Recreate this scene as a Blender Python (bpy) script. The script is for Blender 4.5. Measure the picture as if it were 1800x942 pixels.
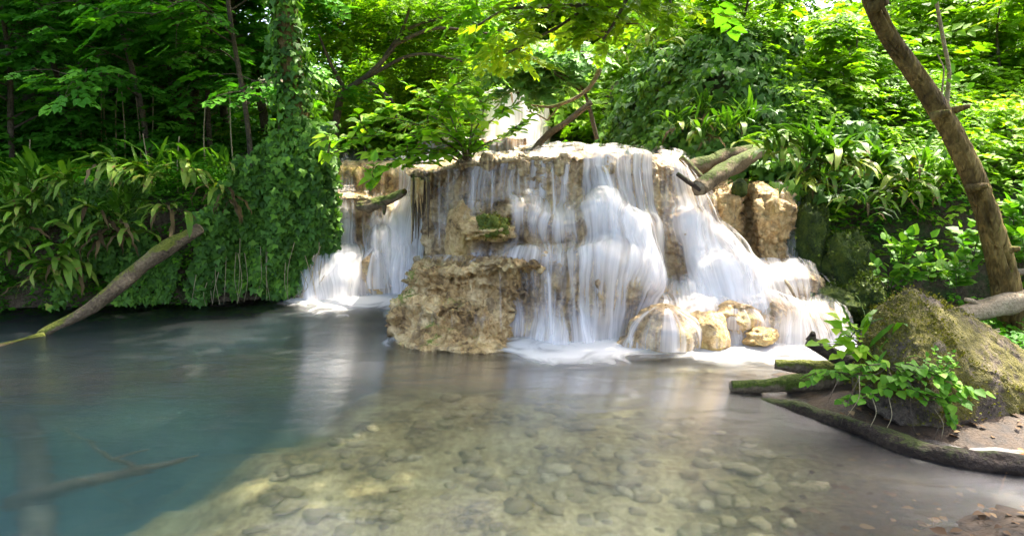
import bpy, math, random
import numpy as np
from mathutils import Vector, Matrix
for _o in list(bpy.data.objects): bpy.data.objects.remove(_o)
SC = bpy.context.scene
COL = SC.collection
R = math.radians
rng = np.random.default_rng(11)
random.seed(5)

# ------------------------------------------------------------------ camera
F, CX, CY, CAMH = 1173.0, 900.0, 471.0, 1.5
TH = math.atan(201 / F)
cd = bpy.data.cameras.new('camera'); cam = bpy.data.objects.new('camera', cd); COL.objects.link(cam)
cd.sensor_width = 36; cd.lens = 36 * F / 1800; cd.clip_end = 500; cd.clip_start = 0.05
cam.location = (0, 0, CAMH); cam.rotation_euler = (math.pi / 2 - TH, 0, 0)
SC.camera = cam

# ------------------------------------------------------------------ world and sun
SUN_EL, SUN_AZ = 60.0, 42.0          # azimuth measured from +Y (away from the camera) towards +X
w = bpy.data.worlds.new('World'); SC.world = w; w.use_nodes = True
nt = w.node_tree; bg = nt.nodes['Background']
sky = nt.nodes.new('ShaderNodeTexSky'); sky.sky_type = 'NISHITA'; sky.sun_disc = False
sky.sun_elevation = R(SUN_EL); sky.sun_rotation = R(SUN_AZ)
sky.air_density = .6; sky.dust_density = 5.0; sky.ozone_density = .3
nt.links.new(sky.outputs[0], bg.inputs[0]); bg.inputs[1].default_value = 0.15
sd = bpy.data.lights.new('sun', 'SUN'); sd.energy = 2.1; sd.angle = R(0.6); sd.color = (1, .94, .82)
so = bpy.data.objects.new('sun', sd); COL.objects.link(so)
sv = Vector((math.sin(R(SUN_AZ)) * math.cos(R(SUN_EL)), math.cos(R(SUN_AZ)) * math.cos(R(SUN_EL)), math.sin(R(SUN_EL))))
so.rotation_euler = sv.to_track_quat('Z', 'Y').to_euler(); so.location = (0, 0, 30)
SC.view_settings.view_transform = 'Standard'; SC.view_settings.look = 'None'
SC.view_settings.exposure = 3.05; SC.view_settings.gamma = 1
c = SC.cycles
c.max_bounces = 7; c.diffuse_bounces = 4; c.glossy_bounces = 3; c.transmission_bounces = 5
c.transparent_max_bounces = 32; c.volume_bounces = 1
c.caustics_reflective = False; c.caustics_refractive = True
c.sample_clamp_indirect = 6; c.use_denoising = True

# ------------------------------------------------------------------ geometry helpers
cT, sT = math.cos(TH), math.sin(TH)
def ray(px, py):
    a, b = (px - CX) / F, (CY - py) / F
    return np.array([a, cT + b * sT, -sT + b * cT])
def P(px, py, Y):
    d = ray(px, py); return np.array([0, 0, CAMH]) + d * (Y / d[1])
def G(px, py, z=0.0):
    d = ray(px, py); return np.array([0, 0, CAMH]) + d * ((z - CAMH) / d[2])

def _hash(ix, iy, iz, s):
    n = (ix * 374761393 + iy * 668265263 + iz * 2147483647 + s * 974634777) & 0xffffffff
    n = ((n ^ (n >> 13)) * 1274126177) & 0xffffffff
    n = ((n ^ (n >> 16)) * 2246822519) & 0xffffffff
    return ((n ^ (n >> 15)) & 0xffffff) / float(0xffffff)
def vnoise(p, s=0):
    p = np.asarray(p, float); i = np.floor(p).astype(np.int64); f = p - i; f = f * f * (3 - 2 * f)
    o = 0
    for dx in (0, 1):
        wx = f[..., 0] if dx else 1 - f[..., 0]
        for dy in (0, 1):
            wy = f[..., 1] if dy else 1 - f[..., 1]
            for dz in (0, 1):
                wz = f[..., 2] if dz else 1 - f[..., 2]
                o = o + wx * wy * wz * _hash(i[..., 0] + dx, i[..., 1] + dy, i[..., 2] + dz, s)
    return o * 2 - 1
def fbm(p, octv=4, s=0, gain=.5):
    p = np.asarray(p, float); a, o = 1.0, 0
    for k in range(octv):
        o = o + a * vnoise(p * 2 ** k + 17.3 * k, s + k); a *= gain
    return o
def ridged(p, octv=3, s=0, gain=.5):
    p = np.asarray(p, float); a, o = 1.0, 0
    for k in range(octv):
        o = o + a * (1 - 2 * np.abs(vnoise(p * 2 ** k + 9.1 * k, s + k))); a *= gain
    return o
def sst(a, b, x):
    t = np.clip((x - a) / (b - a), 0, 1); return t * t * (3 - 2 * t)

def mesh_np(name, V, faces, smooth=True, attrs=None, uv=None):
    """faces: list of int arrays (n,k)"""
    V = np.asarray(V, float).reshape(-1, 3)
    if isinstance(faces, np.ndarray): faces = [faces]
    me = bpy.data.meshes.new(name)
    me.vertices.add(len(V)); me.vertices.foreach_set('co', V.ravel())
    loops = np.concatenate([f.ravel() for f in faces]).astype(np.int32)
    cnt = np.concatenate([np.full(len(f), f.shape[1]) for f in faces]).astype(np.int32)
    st = np.concatenate([[0], np.cumsum(cnt)[:-1]]).astype(np.int32)
    me.loops.add(len(loops)); me.loops.foreach_set('vertex_index', loops)
    me.polygons.add(len(cnt)); me.polygons.foreach_set('loop_start', st); me.polygons.foreach_set('loop_total', cnt)
    if smooth: me.polygons.foreach_set('use_smooth', np.ones(len(cnt), bool))
    for k, v in (attrs or {}).items():
        a = me.attributes.new(k, 'FLOAT', 'POINT'); a.data.foreach_set('value', np.asarray(v, np.float32).ravel())
    if uv is not None:
        l = me.uv_layers.new(name='UVMap'); l.data.foreach_set('uv', np.asarray(uv, np.float32).reshape(-1, 2)[loops].ravel())
    me.update(calc_edges=True)
    return me
def link(name, me, mat=None, parent=None, label=None, cat=None, group=None, kind=None):
    if mat is not None and me is not None and len(me.materials) == 0: me.materials.append(mat)
    o = bpy.data.objects.new(name, me); COL.objects.link(o)
    if parent is not None: o.parent = parent
    if label: o['label'] = label
    if cat: o['category'] = cat
    if group: o['group'] = group
    if kind: o['kind'] = kind
    return o
def empty(name, loc, label, cat, group=None):
    o = link(name, None, None, None, label, cat, group); o.location = tuple(loc); o.empty_display_size = .1
    return o
def grid_faces(nu, nv, close_u=False):
    i = np.arange(nu if close_u else nu - 1)[:, None]; j = np.arange(nv - 1)[None, :]
    a = i * nv + j; b = ((i + 1) % nu) * nv + j
    return np.stack([a, b, b + 1, a + 1], -1).reshape(-1, 4)
def gnormals(S):
    du = np.gradient(S, axis=0); dv = np.gradient(S, axis=1)
    n = np.cross(du, dv); n /= np.linalg.norm(n, axis=-1, keepdims=True) + 1e-9
    c = np.array([0, 0, CAMH]) - S
    if (n * c).sum(-1).mean() < 0: n = -n
    return n

def hermite(A, s, t):
    """A (n,...) at parameters s -> samples at t; limited slopes, no overshoot"""
    A = np.asarray(A, float); d = np.diff(A, axis=0) / np.diff(s).reshape((-1,) + (1,) * (A.ndim - 1))
    m = np.zeros_like(A); m[0] = d[0]; m[-1] = d[-1]
    same = d[:-1] * d[1:] > 0
    m[1:-1] = np.where(same, 2 * d[:-1] * d[1:] / (d[:-1] + d[1:] + np.where(same, 0, 1)), 0)
    k = np.clip(np.searchsorted(s, t, side='right') - 1, 0, len(s) - 2)
    h = (s[k + 1] - s[k]); x = (t - s[k]) / h
    sh = (-1,) + (1,) * (A.ndim - 1); x = x.reshape(sh); h = h.reshape(sh)
    return ((2 * x**3 - 3 * x**2 + 1) * A[k] + (x**3 - 2 * x**2 + x) * h * m[k] +
            (-2 * x**3 + 3 * x**2) * A[k + 1] + (x**3 - x**2) * h * m[k + 1])
def resample(A, n, axis, s=None):
    A = np.moveaxis(A, axis, 0)
    if s is None:
        L = np.linalg.norm(np.diff(A[..., :3], axis=0), axis=-1).reshape(len(A) - 1, -1).mean(1) + 1e-4
        s = np.concatenate([[0], np.cumsum(L)])
    out = hermite(A, s, np.linspace(0, s[-1], n))
    return np.moveaxis(out, 0, axis)
def net(cols):
    """cols: list of columns, each a list of (px,py,Y) or (px,py) [on water] or 3-arrays"""
    out = []
    for cc in cols:
        r = []
        for q in cc:
            r.append(np.asarray(q) if isinstance(q, np.ndarray) else (G(*q) if len(q) == 2 else P(*q)))
        r.append(r[-1] + np.array([0, .15, -.9]))
        out.append(r)
    return np.array(out)            # (C,R,3)
def path(ctrl, n):
    return resample(np.asarray(ctrl, float), n, 0)

def tube(ctrl, radii, n=24, seg=10, amp=0.0, freq=8.0, seed=0, stretch=4.0, cap=True, ridge=False):
    """bent tapered limb as V, faces"""
    pts = path(ctrl, n) if len(ctrl) > 2 else np.linspace(ctrl[0], ctrl[-1], n)
    rr = np.interp(np.linspace(0, 1, n), np.linspace(0, 1, len(radii)), radii)
    tg = np.gradient(pts, axis=0); tg /= np.linalg.norm(tg, axis=1, keepdims=True)
    ref = np.array([0, 0, 1.0]) if abs(tg[0][2]) < .9 else np.array([0, 1.0, 0])
    a = np.cross(tg, ref); a /= np.linalg.norm(a, axis=1, keepdims=True); b = np.cross(a, tg)
    th = np.linspace(0, 2 * math.pi, seg, endpoint=False)
    cs = np.cos(th)[None, :, None] * a[:, None] + np.sin(th)[None, :, None] * b[:, None]
    r = rr[:, None, None]
    if amp:
        L = np.concatenate([[0], np.cumsum(np.linalg.norm(np.diff(pts, axis=0), axis=1))])
        q = np.stack(np.broadcast_arrays(np.cos(th)[None] * rr[:, None] * freq, np.sin(th)[None] * rr[:, None] * freq,
                                         L[:, None] * freq / stretch), -1) + seed * 3.7
        d = (ridged(q, 3, seed) if ridge else fbm(q, 4, seed))
        r = r * (1 + amp * d[..., None])
    V = pts[:, None] + cs * r                 # (n,seg,3)
    Fq = grid_faces(n, seg).reshape(-1, 4)
    i = np.arange(n - 1); wrap = np.stack([i * seg + seg - 1, (i + 1) * seg + seg - 1, (i + 1) * seg, i * seg], -1)
    Fq = np.concatenate([Fq, wrap])[:, ::-1]
    V = V.reshape(-1, 3); fs = [Fq]
    if cap:
        V = np.concatenate([V, [pts[0], pts[-1]]]); k = np.arange(seg); k2 = (k + 1) % seg
        fs.append(np.stack([np.full(seg, n * seg), k2, k], -1)); o = (n - 1) * seg
        fs.append(np.stack([np.full(seg, n * seg + 1), o + k, o + k2], -1))
    return V, fs
def merge(items):
    """[(V,[faces...])...] -> V, faces"""
    Vs, fs, o = [], {}, 0
    for V, ff in items:
        Vs.append(V)
        for f in ff: fs.setdefault(f.shape[1], []).append(f + o)
        o += len(V)
    return np.concatenate(Vs), [np.concatenate(v) for v in fs.values()]

# ------------------------------------------------------------------ materials
def nd(t, typ, **kw):
    n = t.nodes.new('ShaderNode' + typ)
    for k, v in kw.items(): setattr(n, k, v)
    return n
def ramp(t, fac, stops, interp='LINEAR'):
    n = nd(t, 'ValToRGB'); e = n.color_ramp.elements; n.color_ramp.interpolation = interp
    while len(e) < len(stops): e.new(.5)
    for x, (p, col) in zip(e, stops):
        x.position = p; x.color = (*col, 1) if len(col) == 3 else col
    t.links.new(fac, n.inputs[0]); return n.outputs[0]
def newmat(name):
    m = bpy.data.materials.new(name); m.use_nodes = True; t = m.node_tree
    for n in list(t.nodes):
        if n.type != 'OUTPUT_MATERIAL': t.nodes.remove(n)
    return m, t, [n for n in t.nodes if n.type == 'OUTPUT_MATERIAL'][0]
def noise(t, vec, scale, detail=4, rough=.55, dist=0):
    n = nd(t, 'TexNoise'); n.inputs['Scale'].default_value = scale; n.inputs['Detail'].default_value = detail
    n.inputs['Roughness'].default_value = rough; n.inputs['Distortion'].default_value = dist
    if vec is not None: t.links.new(vec, n.inputs['Vector'])
    return n.outputs['Fac']
def mapping(t, src, scale):
    n = nd(t, 'Mapping'); n.inputs['Scale'].default_value = scale; t.links.new(src, n.inputs['Vector']); return n.outputs[0]
def mixc(t, fac, a, b, mode='MIX'):
    n = nd(t, 'Mix', data_type='RGBA', blend_type=mode)
    for s, v in ((n.inputs['Factor'], fac), (n.inputs[6], a), (n.inputs[7], b)):
        if hasattr(v, 'is_linked'): t.links.new(v, s)
        elif isinstance(v, (int, float)): s.default_value = v
        else: s.default_value = (*v, 1)
    return n.outputs[2]
def maths(t, op, a, b=None, clamp=False):
    n = nd(t, 'Math', operation=op); n.use_clamp = clamp
    for s, v in zip(n.inputs, (a, b)):
        if v is None: continue
        if hasattr(v, 'is_linked'): t.links.new(v, s)
        else: s.default_value = v
    return n.outputs[0]
def mrange(t, v, a, b, c0=0., c1=1., smooth=True):
    n = nd(t, 'MapRange'); n.interpolation_type = 'SMOOTHSTEP' if smooth else 'LINEAR'
    t.links.new(v, n.inputs[0])
    for i, x in zip((1, 2, 3, 4), (a, b, c0, c1)): n.inputs[i].default_value = x
    return n.outputs[0]
def bump(t, h, strength, dist=.02):
    n = nd(t, 'Bump'); n.inputs['Strength'].default_value = strength; n.inputs['Distance'].default_value = dist
    t.links.new(h, n.inputs['Height']); return n.outputs[0]

def leaf_mat(name, stops, trans=.35, tcol=(1.0, 1.15, .30), rough=.5, spec=.14, objrand=False, spots=None):
    m, t, out = newmat(name)
    if objrand:
        fac = nd(t, 'ObjectInfo').outputs['Random']
    else:
        fac = nd(t, 'Attribute', attribute_name='tint').outputs['Fac']
    col = ramp(t, fac, stops)
    if spots:
        tc = nd(t, 'TexCoord').outputs['Object']
        nn = mrange(t, noise(t, tc, spots[0], 3), spots[1], spots[1] + .12)
        col = mixc(t, nn, col, spots[2])
    p = nd(t, 'BsdfPrincipled'); p.inputs['Roughness'].default_value = rough
    p.inputs['Specular IOR Level'].default_value = spec
    t.links.new(col, p.inputs['Base Color'])
    tr = nd(t, 'BsdfTranslucent'); t.links.new(mixc(t, 1.0, col, tcol, 'MULTIPLY'), tr.inputs[0])
    mx = nd(t, 'MixShader'); mx.inputs[0].default_value = trans
    t.links.new(p.outputs[0], mx.inputs[1]); t.links.new(tr.outputs[0], mx.inputs[2]); t.links.new(mx.outputs[0], out.inputs[0])
    return m

def rock_mat(name, cols, moss=None, moss_lo=.55, bump_s=.8, rough=.55, scale=1.0, stain=0.0):
    """cols: dark, mid, light ; moss: colour, with cover where noise and upward faces meet"""
    m, t, out = newmat(name)
    tc = nd(t, 'TexCoord').outputs['Object']
    n1 = noise(t, tc, 3.2 * scale, 6, .62, .3); n2 = noise(t, tc, 22 * scale, 5, .65); n3 = noise(t, tc, 70 * scale, 3, .6)
    f = maths(t, 'ADD', maths(t, 'MULTIPLY', n1, .55), maths(t, 'MULTIPLY', n2, .45))
    col = ramp(t, f, [(.37, cols[0]), (.47, cols[1]), (.60, cols[2])])
    ye = mrange(t, noise(t, tc, 1.7 * scale, 4, .6), .55, .72)
    if len(cols) > 3: col = mixc(t, maths(t, 'MULTIPLY', ye, .8), col, cols[3])
    if stain:
        sk = mrange(t, noise(t, mapping(t, tc, (7, 7, 1.0)), 1, 4, .6, .5), .50, .66)
        col = mixc(t, maths(t, 'MULTIPLY', sk, stain), col, (.085, .05, .024))
    if moss:
        nz = nd(t, 'SeparateXYZ'); t.links.new(nd(t, 'NewGeometry').outputs['Normal'], nz.inputs[0])
        mm = maths(t, 'ADD', noise(t, tc, 2.6 * scale, 5, .65), maths(t, 'MULTIPLY', nz.outputs[2], .13))
        mm = maths(t, 'ADD', mm, maths(t, 'MULTIPLY', maths(t, 'SUBTRACT', n3, .5), .25))
        mk = mrange(t, mm, moss_lo, moss_lo + .12)
        mcol = ramp(t, n2, [(.3, tuple(x * .45 for x in moss)), (.6, moss)])
        col = mixc(t, mk, col, mcol)
    p = nd(t, 'BsdfPrincipled'); t.links.new(col, p.inputs['Base Color']); p.inputs['Roughness'].default_value = rough
    p.inputs['Specular IOR Level'].default_value = .4
    hh = maths(t, 'ADD', maths(t, 'MULTIPLY', n2, .7), maths(t, 'MULTIPLY', n3, .4))
    t.links.new(bump(t, hh, bump_s, .05), p.inputs['Normal'])
    t.links.new(p.outputs[0], out.inputs[0]); return m

def bark_mat(name, cols, moss=None, moss_lo=.6, rough=.8, bump_s=.9, stretch=None):
    m, t, out = newmat(name)
    tc = nd(t, 'TexCoord').outputs['Object']
    n1 = noise(t, tc, 5, 5, .6); n2 = noise(t, tc, 45, 5, .65) if stretch is None else noise(t, mapping(t, tc, stretch), 1, 4, .6, .6)
    f = maths(t, 'ADD', maths(t, 'MULTIPLY', n1, .5), maths(t, 'MULTIPLY', n2, .5))
    col = ramp(t, f, [(.32, cols[0]), (.5, cols[1]), (.68, cols[2])])
    if moss:
        nz = nd(t, 'SeparateXYZ'); t.links.new(nd(t, 'NewGeometry').outputs['Normal'], nz.inputs[0])
        mm = maths(t, 'ADD', noise(t, tc, 4.0, 5, .6), maths(t, 'MULTIPLY', nz.outputs[2], .22))
        mm = maths(t, 'ADD', mm, maths(t, 'MULTIPLY', maths(t, 'SUBTRACT', n2, .5), .3))
        mcol = ramp(t, n2, [(.3, tuple(x * .4 for x in moss)), (.62, moss)])
        col = mixc(t, mrange(t, mm, moss_lo, moss_lo + .12), col, mcol)
    p = nd(t, 'BsdfPrincipled'); t.links.new(col, p.inputs['Base Color']); p.inputs['Roughness'].default_value = rough
    p.inputs['Specular IOR Level'].default_value = .25
    t.links.new(bump(t, n2, bump_s, .04), p.inputs['Normal'])
    t.links.new(p.outputs[0], out.inputs[0]); return m

def fall_mat(name, su=14.0, sv=.55, gain=1.0, col=(.95, .92, .88)):
    """silky falling water: streaks run along the second UV axis, the point value 'den' says how much water there is"""
    m, t, out = newmat(name)
    uv = nd(t, 'UVMap').outputs[0]
    a = noise(t, mapping(t, uv, (su, sv, 1)), 1, 3, .6)
    b = noise(t, mapping(t, uv, (su * .36, sv * .7, 1)), 1, 2, .5)
    c2 = noise(t, mapping(t, uv, (su * 2.7, sv * .8, 1)), 1, 2, .6)
    s = maths(t, 'ADD', maths(t, 'MULTIPLY', a, .52), maths(t, 'ADD', maths(t, 'MULTIPLY', b, .30), maths(t, 'MULTIPLY', c2, .18)))
    s = mrange(t, s, .33, .67, 0, 1, False)
    den = nd(t, 'Attribute', attribute_name='den').outputs['Fac']
    q = maths(t, 'SUBTRACT', maths(t, 'ADD', s, maths(t, 'MULTIPLY', den, .96)), 1.0)
    al = maths(t, 'MULTIPLY', mrange(t, q, -.08, .95), maths(t, 'MULTIPLY', mrange(t, den, 0, .35), .95 * gain), True)
    di = nd(t, 'BsdfDiffuse'); di.inputs[0].default_value = (*col, 1)
    tr = nd(t, 'BsdfTranslucent'); tr.inputs[0].default_value = (*col, 1)
    mw = nd(t, 'MixShader'); mw.inputs[0].default_value = .4
    t.links.new(di.outputs[0], mw.inputs[1]); t.links.new(tr.outputs[0], mw.inputs[2])
    tp = nd(t, 'BsdfTransparent'); mx = nd(t, 'MixShader')
    t.links.new(al, mx.inputs[0]); t.links.new(tp.outputs[0], mx.inputs[1]); t.links.new(mw.outputs[0], mx.inputs[2])
    t.links.new(mx.outputs[0], out.inputs[0]); return m

TRAV = ((.11, .06, .02), (.45, .28, .10), (.74, .54, .26), (.56, .38, .075))
M = {}
M['trav'] = rock_mat('travertine', TRAV, (.20, .24, .03), .665, 1.0, .5, stain=.6)
M['travwet'] = rock_mat('wet_travertine', ((.10, .06, .028), (.39, .25, .105), (.66, .49, .25), (.54, .37, .075)), (.20, .24, .03), .70, .9, .35, stain=.75)
M['travmoss'] = rock_mat('mossy_travertine', TRAV, (.16, .22, .02), .66, 1.0, .6)
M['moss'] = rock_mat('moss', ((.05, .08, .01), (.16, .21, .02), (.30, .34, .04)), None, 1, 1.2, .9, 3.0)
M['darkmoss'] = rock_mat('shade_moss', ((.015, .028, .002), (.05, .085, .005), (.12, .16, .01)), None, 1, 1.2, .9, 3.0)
M['boulder'] = rock_mat('boulder_stone', ((.04, .029, .018), (.11, .08, .05), (.23, .175, .11)), (.13, .11, .009), .455, 1.0, .85, 1.6)
M['soil'] = rock_mat('bank_soil', ((.025, .017, .008), (.07, .048, .022), (.13, .095, .05)), (.05, .075, .012), .52, 1.0, .9, 1.5)
M['mud'] = rock_mat('pool_silt', ((.11, .083, .028), (.34, .26, .095), (.60, .49, .22)), None, 1, .5, .7, 1.2)
t = M['mud'].node_tree; p = [n for n in t.nodes if n.type == 'BSDF_PRINCIPLED'][0]; src = p.inputs['Base Color'].links[0].from_socket
n2 = noise(t, nd(t, 'TexCoord').outputs['Object'], 14, 5)
t.links.new(mixc(t, nd(t, 'Attribute', attribute_name='earth').outputs['Fac'], src, ramp(t, n2, [(.3, (.014, .008, .003)), (.6, (.052, .029, .011))])), p.inputs['Base Color'])
M['bark'] = bark_mat('furrowed_bark', ((.022, .013, .003), (.11, .072, .017), (.27, .185, .055)), (.14, .13, .012), .66, .85, 1.0, (34, 34, 8))
M['log'] = bark_mat('log_bark', ((.04, .028, .015), (.14, .10, .055), (.29, .22, .13)), (.13, .145, .014), .57)
M['mosslog'] = bark_mat('mossy_log_bark', ((.05, .035, .02), (.17, .12, .065), (.30, .22, .12)), (.085, .115, .010), .53)
M['wetlog'] = bark_mat('wet_log', ((.012, .008, .004), (.04, .025, .014), (.10, .068, .04)), (.06, .075, .01), .62, .6)
M['palelog'] = bark_mat('bare_wood', ((.12, .085, .045), (.27, .205, .12), (.44, .35, .22)), None, 1, .75)
M['rotwood'] = bark_mat('orange_rotten_wood', ((.14, .05, .02), (.36, .15, .05), (.5, .27, .11)), None, 1, .8)
M['twig'] = bark_mat('twig_bark', ((.03, .022, .014), (.10, .075, .045), (.19, .145, .09)), None, 1, .8)
M['dry'] = bark_mat('dry_stem', ((.18, .14, .07), (.34, .27, .14), (.5, .42, .25)), None, 1, .8)
M['ivy'] = leaf_mat('ivy_leaf', [(0, (.028, .075, .010)), (.45, (.065, .155, .018)), (.8, (.13, .27, .022)), (.95, (.18, .33, .035)), (1, (.3, .22, .03))], .25, rough=.5, spec=.16)
M['herb'] = leaf_mat('herb_leaf', [(0, (.03, .11, .006)), (.5, (.06, .21, .008)), (.85, (.13, .33, .012)), (1, (.26, .38, .03))], .42)
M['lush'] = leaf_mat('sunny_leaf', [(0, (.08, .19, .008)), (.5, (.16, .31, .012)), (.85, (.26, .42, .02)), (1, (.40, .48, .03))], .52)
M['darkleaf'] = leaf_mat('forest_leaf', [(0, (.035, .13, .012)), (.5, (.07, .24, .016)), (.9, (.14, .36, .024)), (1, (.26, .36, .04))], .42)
M['spring'] = leaf_mat('spring_leaf', [(0, (.10, .25, .012)), (.5, (.17, .36, .02)), (1, (.32, .46, .04))], .48)
M['amber'] = leaf_mat('amber_green_leaf', [(0, (.13, .24, .010)), (.5, (.20, .33, .015)), (1, (.32, .40, .025))], .55)
M['silver'] = leaf_mat('pale_leaf', [(0, (.10, .22, .06)), (.6, (.18, .34, .10)), (1, (.3, .45, .18))], .4)
M['frond'] = leaf_mat('fern_frond', [(0, (.035, .10, .008)), (.5, (.07, .17, .012)), (1, (.13, .25, .02))], .32, rough=.35, objrand=True)
M['oldfrond'] = leaf_mat('old_fern_frond', [(0, (.06, .13, .010)), (.5, (.12, .20, .02)), (1, (.22, .27, .04))], .3, rough=.45, objrand=True, spots=(9, .56, (.15, .085, .03)))
M['deadfrond'] = leaf_mat('dead_fern_frond', [(0, (.04, .026, .010)), (.5, (.09, .06, .022)), (1, (.16, .115, .05))], .2, (1, .9, .6), .8, .1, True)
M['litter'] = leaf_mat('fallen_leaf', [(0, (.06, .033, .014)), (.5, (.13, .075, .033)), (1, (.24, .16, .075))], .1, (1, .9, .7), .7, .2, True)
M['partleaf'] = leaf_mat('shrub_leaf', [(0, (.16, .34, .012)), (.5, (.26, .46, .02)), (1, (.42, .56, .04))], .52, objrand=True)
M['partherb'] = leaf_mat('plant_leaf', [(0, (.06, .17, .012)), (.5, (.11, .27, .018)), (1, (.20, .36, .03))], .42, objrand=True)
M['partivy'] = leaf_mat('ivy_blade', [(0, (.03, .075, .012)), (.5, (.07, .16, .02)), (1, (.16, .30, .03))], .25, rough=.5, spec=.16, objrand=True)
M['fall'] = fall_mat('falling_water')
M['fallfine'] = fall_mat('falling_water_strand', 20, .5, .8)

# water surface with clear, faintly green body
m, t, out = newmat('pool_water'); M['water'] = m
tc = nd(t, 'TexCoord').outputs['Object']
wn = noise(t, mapping(t, tc, (1.3, 3.0, 1)), 1.5, 3, .5, .4)
fr = nd(t, 'Fresnel'); fr.inputs[0].default_value = 1.33
bn = bump(t, wn, .11, .12); t.links.new(bn, fr.inputs['Normal'])
gl = nd(t, 'BsdfGlossy'); gl.inputs['Roughness'].default_value = .24; t.links.new(bn, gl.inputs['Normal'])
gl.inputs[0].default_value = (1, 1, 1, 1)
tp = nd(t, 'BsdfTransparent'); mx = nd(t, 'MixShader')
rf = nd(t, 'BsdfRefraction'); rf.inputs['Roughness'].default_value = .21; rf.inputs['IOR'].default_value = 1.33; t.links.new(bn, rf.inputs['Normal'])
rx = nd(t, 'MixShader'); rx.inputs[0].default_value = .88; t.links.new(tp.outputs[0], rx.inputs[1]); t.links.new(rf.outputs[0], rx.inputs[2])
t.links.new(fr.outputs[0], mx.inputs[0]); t.links.new(rx.outputs[0], mx.inputs[1]); t.links.new(gl.outputs[0], mx.inputs[2])
t.links.new(mx.outputs[0], out.inputs[0])
va = nd(t, 'VolumeAbsorption'); va.inputs[0].default_value = (.30, .62, .72, 1); va.inputs[1].default_value = .95
vs = nd(t, 'VolumeScatter'); vs.inputs[0].default_value = (.50, .82, .88, 1); vs.inputs[1].default_value = .26
ad = nd(t, 'AddShader'); t.links.new(va.outputs[0], ad.inputs[0]); t.links.new(vs.outputs[0], ad.inputs[1])
t.links.new(ad.outputs[0], out.inputs[1])

# ------------------------------------------------------------------ terrain
def sdist(x, y, poly, flip=1):
    """signed distance to an open polyline, positive to its left (flip=1)"""
    p = np.stack([x, y], -1); best = np.full(x.shape, 1e9); sg = np.zeros(x.shape)
    for a, b in zip(poly[:-1], poly[1:]):
        a = np.array(a, float); d = np.array(b, float) - a
        t = np.clip(((p - a) @ d) / (d @ d), 0, 1)
        v = p - (a + t[..., None] * d); q = np.linalg.norm(v, axis=-1)
        cr = d[0] * v[..., 1] - d[1] * v[..., 0]
        near = q < best; best = np.where(near, q, best); sg = np.where(near, np.sign(cr), sg)
    return best * sg * flip
LEFT = [(-10, 4.9), (-6.5, 6.05), (-5, 6.30), (-3.5, 6.5), (-2.15, 6.95), (-2.35, 7.6), (-2.2, 9), (-1.6, 12), (-1.4, 18)]
RIGHT = [(1.2, 18), (0.9, 11), (1.15, 9), (1.9, 7.4), (2.25, 6.75), (2.95, 6.3), (4, 6.05), (6, 5.6), (10, 4.6)]
SHORE = [(3.0, 6.3), (2.75, 5.5), (2.45, 4.7), (1.95, 4.15), (1.75, 3.85), (2.05, 3.4), (2.75, 3.02), (2.3, 2.7), (1.75, 2.4), (1.45, 2.0), (1.3, 1.0)]
SHELF = [(-1.7, 1.0), (-1.4, 2.9), (-1.15, 3.6), (-.7, 4.26), (.25, 4.65), (1.4, 4.85), (3.2, 5.1)]
def h_left(x, y):
    d = sdist(x, y, LEFT, 1)
    wob = .10 * fbm(np.stack([x * 1.3, y * 1.3, x * 0], -1), 3, 3)
    h = 1.22 * sst(-.05, .38, d + wob) + .16 * np.clip(d, 0, 3) + 1.0 * np.clip(d - 3, 0, 30) + .10 * fbm(np.stack([x, y, x * 0], -1) * 1.7, 4, 8) * sst(0, .4, d)
    return np.where(d > -.25, h - .35, -2.0 + 0 * d), d
def h_right(x, y):
    d = sdist(x, y, RIGHT, 1)
    wob = .12 * fbm(np.stack([x * 1.5, y * 1.5, x * 0], -1), 3, 5)
    wall = sst(6.7, 7.8, y - .4 * (x - 1.9)) * (1 - sst(2.6, 4.2, x))
    h = 1.35 * sst(-.05, .30, d + wob) + .40 * np.clip(d - .2, 0, 40) + 1.25 * wall * sst(.05, .9, d + wob) + .12 * fbm(np.stack([x, y, x * 0], -1) * 1.5, 4, 21) * sst(0, .5, d)
    return np.where(d > -.25, h - .2, -2.0 + 0 * d), d
def h_floor(x, y):
    return np.where(y > 8.3, 1.33 + .10 * (y - 8.3) + .8 * np.clip(y - 14.5, 0, 30) + .08 * fbm(np.stack([x, y, x * 0], -1) * 2, 3, 9), -2.0)
def h_ground(x, y):
    a, da = h_left(x, y); b, db = h_right(x, y)
    return np.maximum(np.maximum(a, b), h_floor(x, y))
def hz(x, y):
    return h_ground(np.atleast_1d(np.asarray(x, float)), np.atleast_1d(np.asarray(y, float)))
def bed(x, y):
    x = np.asarray(x, float); y = np.asarray(y, float)
    ds = sdist(x, y, SHORE, 1)                 # >0 on land at the right
    dh = sdist(x, y, SHELF, -1)                # >0 over the shallow shelf
    p = np.stack([x, y, 0 * x], -1)
    z = -1.7 + 1.48 * sst(-1.5, .25, dh + .17 * fbm(p * 2.1, 3, 2)) + .05 * fbm(p * 2.5, 4, 4) + .015 * fbm(p * 9, 3, 6)
    z = z + .22 * sst(-1.3, 0.0, ds + .1 * fbm(p * 1.2, 2, 41)) + (.05 + .04 * fbm(p * 2.2, 4, 12)) * sst(-.12, .3, ds) + .25 * sst(.6, 2.2, ds)
    for (cx, cy, r, hgt) in ((-1.6, 6.75, .5, 1.35),):
        z = z + hgt * np.exp(-((x - cx) ** 2 + (y - cy) ** 2) / r ** 2) * sst(-1.2, -.3, -ds)
    z = np.where((z > -.07) & (ds < -.3), -.07 + .2 * (z + .07) * 0, z)
    return z
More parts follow.
